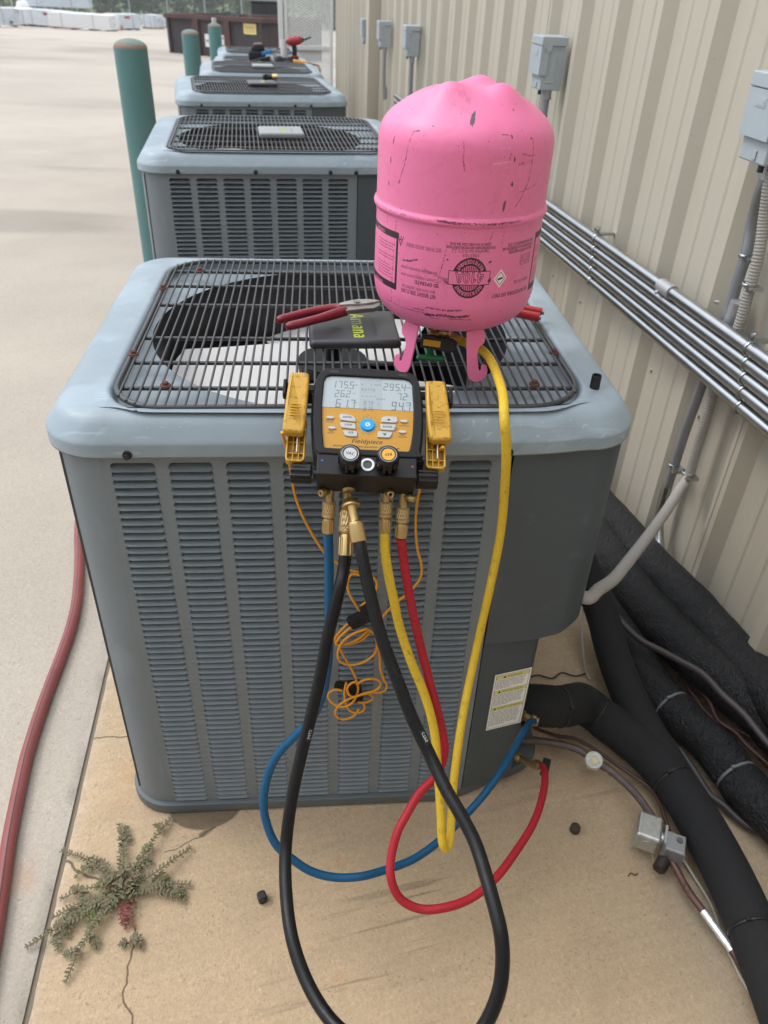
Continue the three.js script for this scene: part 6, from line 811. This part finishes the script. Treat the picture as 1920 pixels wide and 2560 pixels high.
// ------------------------------------------------------------ dumpster
{
  const A = [-1.92, -1.18, -30.05], t = thing('dumpster', 'long dark rusty brown dumpster standing in the yard behind the bollards', 'dumpster', [-0.41, -1.30, -27.87]); t.rotation.y = -0.967; t.rotation.z = 0.03;
  const L = 5.3, H = 1.30, D = 2.2, rust = new THREE.MeshStandardMaterial({ map: dataTex(512, 256, (u, v) => { const p = sm(0.42, 0.7, fbm(u * 9, v * 5, 541, 5, 9, 5)), k = 0.8 + 0.4 * fbm(u * 40, v * 20, 543, 3, 40, 20); return [lerp(0.030, 0.085, p * 0.35) * k, lerp(0.026, 0.04, p * 0.35) * k, lerp(0.028, 0.028, p * 0.35) * k]; }, true), roughness: 0.75 }), red = new THREE.MeshStandardMaterial({ map: dataTex(128, 128, (u, v) => { const k = 0.7 + 0.6 * fbm(u * 9, v * 9, 545, 4, 9, 9); return [0.075 * k, 0.034 * k, 0.03 * k]; }, true), roughness: 0.8 });
  const X = (u) => u - L / 2, wl = (x0, x1, y0, y1, z0, z1) => uvBox(box(x0, x1, y0, y1, z0, z1), 0.25);
  part('wall', [wl(X(0), X(L), 0.12, H - 0.1, -0.05, 0)], rust, t); part('wall', [wl(X(0), X(L), 0.12, H - 0.1, -D, -D + 0.05)], rust, t); part('wall', [wl(X(0), X(0.05), 0.12, H - 0.1, -D + 0.05, -0.05)], rust, t); part('wall', [wl(X(L - 0.05), X(L), 0.12, H - 0.1, -D + 0.05, -0.05)], rust, t); part('floor', [wl(X(0.05), X(L - 0.05), 0.12, 0.17, -D + 0.05, -0.05)], rust, t);
  part('rim', [wl(X(-0.1), X(L + 0.1), H - 0.1, H + 0.02, -0.12, 0.08), wl(X(-0.1), X(L + 0.1), H - 0.1, H + 0.02, -D - 0.08, -D + 0.12), wl(X(-0.1), X(0.1), H - 0.1, H + 0.02, -D + 0.12, -0.12), wl(X(L - 0.1), X(L + 0.1), H - 0.1, H + 0.02, -D + 0.12, -0.12)], red, t);
  for (const u of [1.78, 3.5]) part('rib', [wl(X(u - 0.15), X(u + 0.15), 0.1, H - 0.1, 0.0, 0.08)], red, t); for (const u of [0.08, 5.22]) part('rib', [wl(X(u - 0.07), X(u + 0.07), 0.1, H - 0.1, 0.002, 0.06)], rust, t);
  part('skid', [wl(X(0.3), X(L - 0.3), 0.0, 0.12, -0.5, -0.35), wl(X(0.3), X(L - 0.3), 0.0, 0.12, -D + 0.35, -D + 0.5)], rust, t); for (const u of [1.9, 4.9]) part('wheel', [cyl(0.1, 0.1, 0.14, 20).rotateX(Math.PI / 2).translate(X(u), 0.1, -0.2)], blackCap, t);
  const sign = (name, u0, u1, v0, v1, draw) => part(name, [box(X(u0), X(u1), v0, v1, 0.004, 0.014)], new THREE.MeshStandardMaterial({ map: canvasTex(256, 128, draw), roughness: 0.6 }), t);
  sign('yellow_sign', 4.33, 4.95, 0.90, 1.17, (c, w, h) => { c.fillStyle = '#d8c07a'; c.fillRect(0, 0, w, h); c.fillStyle = '#6b5a35'; for (let k = 0; k < 9; k++) c.fillRect(30 + k * 22, 26 + (k % 3) * 6, 12, 30); c.fillRect(20, 76, 216, 7); c.fillRect(30, 98, 190, 6); });
  sign('white_sign', 2.18, 3.24, 0.47, 0.82, (c, w, h) => { c.fillStyle = '#cfd2d2'; c.fillRect(0, 0, w, h); c.fillStyle = '#3b4044'; for (let r = 0; r < 3; r++) for (let k = 0; k < 12; k++) if (rnd() > 0.3) c.fillRect(12 + k * 20, 16 + r * 38, 13, 24); });
  const deb = []; for (let k = 0; k < 14; k++) deb.push(rbox(rr(0.1, 0.3), rr(0.06, 0.2), rr(0.1, 0.3), 0.02).rotateY(rnd() * 3).rotateZ(rnd()).translate(X(rr(2.2, 3.9)), H + rr(-0.06, 0.08), -rr(0.25, 0.9))); part('rubbish', deb, mat([0.06, 0.055, 0.05], 0.9), t, { kind: 'stuff' });
  const b = thing('waste_bin', 'black waste container standing behind the right end of the dumpster', 'container', [1.55, GY(-33.5), -33.5]); part('bin_body', [rbox(1.3, 1.5, 1.2, 0.05, 0, 0.8, 0)], mat([0.018, 0.019, 0.02], 0.6), b); part('side_rib', [-0.4, 0, 0.4].map((x) => box(x - 0.04, x + 0.04, 0.15, 1.5, 0.6, 0.64)), mat([0.022, 0.023, 0.024], 0.6), b); part('bin_lid', [rbox(1.36, 0.08, 1.26, 0.03, 0, 1.59, 0)], mat([0.02, 0.021, 0.022], 0.5), b);
}
// ------------------------------------------------------------ bundles of galvanized studs
const studMat = new THREE.MeshStandardMaterial({ map: dataTex(256, 256, (u, v) => { const k = 0.85 + 0.3 * fbm(u * 8, v * 16, 551, 4, 8, 16); return [0.58 * k, 0.62 * k, 0.66 * k]; }, true), roughness: 0.5, metalness: 0.25 }), studWhite = mat([0.72, 0.72, 0.72], 0.55, 0.1), timber = mat([0.30, 0.21, 0.12], 0.85), bandM = mat([0.12, 0.14, 0.16], 0.5);
function bundle(label, a, b, h, rows, m, mark, y) { // front face from a to b on the ground
  const dx = b[0] - a[0], dz = b[1] - a[1], L = Math.hypot(dx, dz), y0 = y ?? GY((a[1] + b[1]) / 2), t = thing('stud_bundle', label, 'steel bundle', [(a[0] + b[0]) / 2, y0, (a[1] + b[1]) / 2], 'bundles of galvanized studs across the yard'); t.rotation.y = -Math.atan2(dz, dx);
  const g = [], rh = (h - 0.1) / rows, D = 1.1; for (let r = 0; r < rows; r++) for (let k = 0; k < 6; k++) { const e = rr(-0.05, 0.05); g.push(uvBox(box(-L / 2 + e, L / 2 + e, 0.1 + r * rh + 0.006, 0.1 + (r + 1) * rh - 0.006, -(k + 1) * D / 6 + 0.008, -k * D / 6 + rr(-0.006, 0.006)), 0.5)); } part('stud', g, m, t, { kind: 'stuff' });
  for (const f of [0.06, 0.36, 0.66, 0.93]) part('dunnage', [box(-L / 2 + f * L - 0.06, -L / 2 + f * L + 0.06, 0, 0.1, -D, 0.01)], timber, t);
  for (const f of [0.22, 0.74]) part('steel_band', [box(-L / 2 + f * L - 0.012, -L / 2 + f * L + 0.012, 0.1, h + 0.004, 0.004, 0.009), box(-L / 2 + f * L - 0.012, -L / 2 + f * L + 0.012, h, h + 0.005, -D, 0.004)], bandM, t);
  (mark || []).forEach(([f, v, w, col]) => { const s = []; let x = -L / 2 + f * L; for (let k = 0; k < 7; k++) { const x1 = x + w / 7; s.push(rod([x, v + rr(-0.06, 0.06), 0.015], [x1, v + rr(-0.08, 0.08), 0.015], 0.016, 5)); s.push(rod([x, v - 0.07, 0.015], [x + 0.02, v + 0.07, 0.015], 0.014, 5)); x = x1; } part('paint_mark', s, mat(col, 0.6), t); });
  return t; }
const orangeP = [0.55, 0.10, 0.03], redP = [0.42, 0.03, 0.07];
bundle('bluish stud bundle at the far left edge with orange paint marks', [-15.8, -55.4], [-12.56, -57.4], 0.98, 8, studMat, [[0.38, 0.62, 0.7, orangeP], [0.83, 0.25, 0.2, bandM.color.toArray()]]);
bundle('stud bundle behind the orange marked bundle at the far left', [-15.0, -63.5], [-13.0, -62.5], 0.95, 7, studMat);
bundle('white long stud bundle in the middle of the row across the yard', [-10.87, -57.18], [-7.08, -55.28], 0.86, 7, studWhite);
bundle('bluish stud bundle half hidden behind the white long one', [-13.3, -62], [-10.6, -59.8], 0.95, 7, studMat, [[0.55, 0.75, 0.4, redP]]);
bundle('bluish stud bundle with a red mark right of the white long one', [-7.37, -59.1], [-5.75, -60.2], 0.88, 7, studMat, [[0.45, 0.7, 0.4, redP], [0.12, 0.2, 0.5, orangeP]]);
bundle('small stud bundle second from the right end of the row', [-6.24, -66.2], [-5.35, -65.5], 0.86, 6, studMat); bundle('smallest stud bundle at the right end of the row, beside the dumpster', [-5.73, -73.0], [-4.75, -72.2], 0.7, 5, studMat, [[0.4, 0.4, 0.3, redP]]);
bundle('upper stud bundle with red marks stacked above the row', [-13.6, -63.8], [-9.3, -63.4], 1.0, 7, studMat, [[0.2, 0.82, 0.7, redP], [0.74, 0.72, 0.7, redP]], GY(-63) + 1.0);
{ const y = GY(-57), t = thing('white_tarp', 'white hat shaped tarp lying on the orange marked stud bundle', 'tarp', [-12.3, y + 0.97, -57.6]); part('dome', [new THREE.LatheGeometry([[0.0, 0.42], [0.18, 0.41], [0.29, 0.36], [0.34, 0.24], [0.37, 0.1], [0.5, 0.05], [0.58, 0.0]].map((p) => new THREE.Vector2(...p)), 24)], mat([0.68, 0.67, 0.64], 0.8), t); part('band', [new THREE.TorusGeometry(0.37, 0.02, 6, 24).rotateX(Math.PI / 2).translate(0, 0.11, 0)], mat([0.4, 0.36, 0.3], 0.8), t); }
// ------------------------------------------------------------ far side of the yard: fence, bank, trees
{
  const t = thing('chainlink_fence', 'chain link fence along the far side of the yard', 'fence', [-12, GY(-76), -76]), fm = mat([0.42, 0.45, 0.45], 0.5, 0.5);
  for (let x = -26; x <= 36; x += 3.0) part('post', [cyl(0.045, 0.045, 3.2, 10).translate(x, 1.6, 0)], fm, t); part('rail', [rod([-27, 3.1, 0], [37, 3.1, 0], 0.03, 8), rod([-27, 0.1, 0], [37, 0.1, 0], 0.02, 8)], fm, t);
  const g = []; for (let k = -270; k < 370; k += 1.3) { const x = k / 10; g.push(box(-0.004, 0.004, -2.2, 2.2, -0.003, 0.003).rotateZ(0.785).translate(x, 1.6, 0)); g.push(box(-0.004, 0.004, -2.2, 2.2, 0.004, 0.010).rotateZ(-0.785).translate(x, 1.6, 0)); } part('mesh', g, fm, t, { kind: 'stuff' });
}
{
  const grassTex = dataTex(256, 256, (u, v) => { const k = 0.7 + 0.6 * fbm(u * 14, v * 14, 561, 5, 14, 14); return [0.085 * k, 0.125 * k, 0.045 * k]; }, true);
  struct('green_bank', [grid(80, 24, (u, v) => { const x = -110 + 190 * u, q = v; return [x, GY(-80) - 0.5 + 9 * sm(0, 1, q) + 1.2 * (fbm(x * 0.09, q * 4, 563, 3) - 0.5), -80 - 60 * q]; }, (u, v) => [u * 22, v * 7])], new THREE.MeshStandardMaterial({ map: grassTex, roughness: 0.95 }));
  const barkM = mat([0.075, 0.06, 0.045], 0.9), greens = [[0.055, 0.095, 0.040], [0.085, 0.135, 0.05], [0.065, 0.105, 0.055]].map((c) => new THREE.MeshStandardMaterial({ color: lin(...c), roughness: 0.7, side: THREE.DoubleSide }));
  const leafClump = (n, R, h) => { const P = [], N = []; for (let i = 0; i < n; i++) { let a, b, c; do { a = rr(-1, 1); b = rr(-1, 1); c = rr(-1, 1); } while (a * a + b * b + c * c > 1); const q = fbm(a * 2.2 + 5, b * 2.2 + c * 1.7, 571, 3); if (q < 0.40) { i -= 0.6; continue; } const x = a * R, y = h * 0.5 + b * h * 0.55, z = c * R * 0.8, s = rr(0.10, 0.26); const d = V(rr(-1, 1), rr(-0.6, 1), rr(-1, 1)).normalize(), e = V(rr(-1, 1), rr(-1, 1), rr(-1, 1)).cross(d).normalize(), f = d.clone().cross(e); const A = [x, y, z]; for (const [p, r] of [[-1, 0], [0, -0.5], [1, 0], [-1, 0], [1, 0], [0, 0.5]]) { P.push(A[0] + (e.x * p + f.x * r) * s, A[1] + (e.y * p + f.y * r) * s, A[2] + (e.z * p + f.z * r) * s); N.push(f.x * 0 + d.x, d.y, d.z); } } const g = new THREE.BufferGeometry(); g.setAttribute('position', new THREE.Float32BufferAttribute(P, 3)); g.setAttribute('normal', new THREE.Float32BufferAttribute(N, 3)); return g; };
  const kinds = [leafClump(2600, 2.4, 5.5), leafClump(2600, 3.0, 5.0), leafClump(1800, 1.7, 3.4)];
  const crowns = kinds.map((g) => merge([g.clone()])), trunk = merge([rod([0, -0.6, 0], [0.1, 2.6, 0], 0.14, 8, 0.08), rod([0.05, 1.4, 0], [0.9, 3.2, 0.3], 0.06, 6, 0.03), rod([0.06, 1.6, 0], [-0.8, 3.3, -0.2], 0.06, 6, 0.03)]);
  const T = [[-27, -83, 1, 1], [-22.5, -82, 2, 1], [-17.8, -81, 0, 0], [-15.2, -83, 0, 2], [-12.4, -81.5, 1, 0], [-9.9, -82, 0, 2], [-7.6, -84, 2, 1], [-5.4, -81, 0, 0], [-3.1, -83, 0, 2], [-0.5, -82, 1, 1], [2.4, -84, 1, 0], [5.6, -82, 1, 1], [9.5, -83, 0, 0]];
  const w = ['leafy green tree at the far left end of the fence line', 'low light green shrub left of the upper stud bundle', 'dark tree just behind the upper stud bundle', 'dark green tree behind the upper stud bundle, right half', 'broad dark tree right of the upper stud bundle', 'grey green tree between two fence posts', 'low pale green bush between the fence posts', 'dark narrow tree left of the dumpster', 'grey green tree above the left corner of the dumpster', 'light green tree behind the middle of the dumpster', 'broad green tree behind the dumpster rim', 'light green tree behind the right end of the dumpster', 'dark green tree behind the mesh gate'];
  T.forEach(([x, z, k, c], i) => { const t = thing('tree', w[i], 'tree', [x, GY(-80) + (z < -80 ? 0.1 : 0), z], 'trees on the far side of the yard'); t.rotation.y = i * 1.7; t.scale.setScalar(0.9 + 0.25 * ((i * 37) % 10) / 10); part('crown', crowns[k], greens[c], t); part('trunk', trunk, barkM, t); });
}
// ------------------------------------------------------------ tools heaped on the fifth unit
{
  const Z = -6.95, redPl = mat([0.33, 0.02, 0.025], 0.4), rub = mat([0.016, 0.016, 0.017], 0.6), st = mat([0.5, 0.5, 0.5], 0.35, 0.8), ty = 0.683;
  { const t = thing('cordless_drill', 'red cordless drill standing on the tool heap on the fifth unit', 'drill', [0.735, ty, Z]); part('motor_housing', [new THREE.CapsuleGeometry(0.034, 0.075, 8, 20).rotateZ(Math.PI / 2 + 0.12).translate(-0.004, 0.165, 0)], redPl, t); part('chuck', [rod([0.045, 0.171, 0], [0.075, 0.175, 0], 0.024, 18, 0.016)], rub, t); part('bit', [rod([0.07, 0.174, 0], [0.145, 0.196, 0], 0.006, 8)], rub, t); part('handle', [tube([[-0.012, 0.15, 0], [-0.004, 0.1, 0], [-0.006, 0.04, 0]], 0.022, 20, 14)], rub, t); part('battery', [rbox(0.07, 0.04, 0.06, 0.008, -0.006, 0.022, 0)], rub, t); part('battery_band', [rbox(0.066, 0.012, 0.062, 0.004, -0.006, 0.047, 0)], redPl, t); }
  { const t = thing('tool_bag', 'black tool pouch with a pale pad on top, left side of the fifth unit', 'tool bag', [0.40, ty, Z - 0.03]); part('pouch', [rbox(0.15, 0.085, 0.11, 0.03, 0, 0.045, 0, 5), rbox(0.12, 0.05, 0.09, 0.022, 0.02, 0.095, 0, 5).rotateZ(0.1)], mat([0.018, 0.018, 0.022], 0.85), t); part('pad', [rbox(0.075, 0.02, 0.06, 0.009, 0.022, 0.130, 0.01, 4).rotateZ(0.08)], mat([0.20, 0.16, 0.14], 0.9), t); }
  { const t = thing('spirit_level', 'black level with a red end lying across the fifth unit', 'level', [0.41, ty + 0.012, Z + 0.11]); part('bar', [rbox(0.20, 0.042, 0.03, 0.006).rotateZ(0.24)], rub, t); part('end_cap', [rbox(0.035, 0.046, 0.034, 0.008).translate(-0.095, 0, 0).rotateZ(0.24)], redPl, t); part('vial', [rbox(0.03, 0.012, 0.034, 0.004).rotateZ(0.24)], mat([0.2, 0.24, 0.1], 0.3), t); }
  { const t = thing('blue_tool', 'bright blue handled tool leaning on the black pouch', 'tool', [0.488, ty + 0.075, Z + 0.03]); part('handle', [rbox(0.095, 0.030, 0.02, 0.006).rotateZ(0.25)], mat([0.03, 0.22, 0.50], 0.4), t); part('blade', [rbox(0.05, 0.015, 0.006, 0.002).translate(0.06, 0.004, 0).rotateZ(0.25)], st, t); }
  { const t = thing('metal_funnel', 'shiny metal funnel lying in the tool heap beside the white tube', 'funnel', [0.57, ty + 0.01, Z + 0.05]); part('cone', [new THREE.LatheGeometry([[0.012, -0.01], [0.014, 0.01], [0.042, 0.038], [0.045, 0.04], [0.041, 0.039], [0.012, 0.012]].map((p) => new THREE.Vector2(...p)), 24).rotateX(0.7)], st, t); part('rim', [new THREE.TorusGeometry(0.043, 0.003, 8, 24).rotateX(Math.PI / 2).translate(0, 0.04, 0).rotateX(0.7)], st, t); }
  { const t = thing('white_tube', 'short white plastic tube standing upright in the tool heap', 'tube', [0.637, ty, Z - 0.02]); part('tube_wall', [cyl(0.029, 0.029, 0.17, 24, true).translate(0, 0.085, 0), cyl(0.025, 0.025, 0.17, 24, true).translate(0, 0.085, 0), new THREE.RingGeometry(0.025, 0.029, 24).rotateX(-Math.PI / 2).translate(0, 0.17, 0)], mat([0.68, 0.68, 0.69], 0.4), t); part('tube_base', [cyl(0.04, 0.048, 0.02, 24).translate(0, 0.012, 0)], mat([0.35, 0.36, 0.37], 0.4, 0.5), t); }
  { const t = thing('multimeter', 'yellow meter with red leads on the right of the tool heap', 'meter', [0.765, ty + 0.003, Z + 0.13]); part('case', [rbox(0.125, 0.036, 0.05, 0.014, 0, 0.01, 0, 4).rotateZ(-0.12)], mat([0.72, 0.34, 0.03], 0.45), t); part('clamp_head', [rbox(0.05, 0.03, 0.03, 0.01, -0.075, 0.012, 0, 3)], rub, t); part('lead', [tube([[0.06, 0.0, 0], [0.09, -0.002, 0.01], [0.12, 0.004, 0.0], [0.15, -0.012, 0.01], [0.175, -0.06, 0.02], [0.185, -0.12, 0.02]], 0.004, 40, 8)], redPl, t); part('lead', [tube([[0.06, 0.004, 0.01], [0.085, 0.01, 0.0], [0.11, -0.004, 0.02], [0.16, -0.006, 0.02], [0.182, -0.05, 0.03]], 0.004, 40, 8)], rub, t); }
  { const t = thing('work_gloves', 'crumpled black cloth under the drill on the fifth unit', 'cloth', [0.63, ty - 0.002, Z + 0.1]); const cl = grid(26, 16, (u, v) => { const x = (u - 0.5) * 0.22, z = (v - 0.5) * 0.15, e = sm(0, 0.25, Math.min(u, 1 - u)) * sm(0, 0.25, Math.min(v, 1 - v)); return [x, 0.004 + e * (0.012 + 0.05 * fbm(u * 6, v * 5, 581, 3)), z]; }); part('cloth', [cl], mat([0.014, 0.014, 0.018], 0.9), t); part('cuff', [rbox(0.06, 0.014, 0.05, 0.006, 0.02, 0.02, 0.065)], mat([0.03, 0.03, 0.035], 0.9), t); }
  solo('paper_tag', 'small white paper tag hanging over the front lip of the fifth unit', 'tag', [box(0, 0.028, -0.05, 0.0, 0, 0.002).rotateX(-0.25)], mat([0.72, 0.72, 0.72], 0.7), null, [0.585, 0.668, -6.715]);
  { const t = thing('brass_fitting', 'small brass and black fitting lying on the third unit badge', 'fitting', [0.383, 0.913, -3.62]); part('barrel', [rod([-0.03, 0, 0], [0.012, 0, 0.0], 0.013, 16), rod([-0.03, 0, 0], [-0.022, 0.0, 0.012], 0.016, 6)], blackCap, t); part('nut', [rod([0.010, 0, 0.002], [0.036, 0.002, 0.004], 0.0155, 6)], brass, t); }
}
renderer.render(scene, camera);
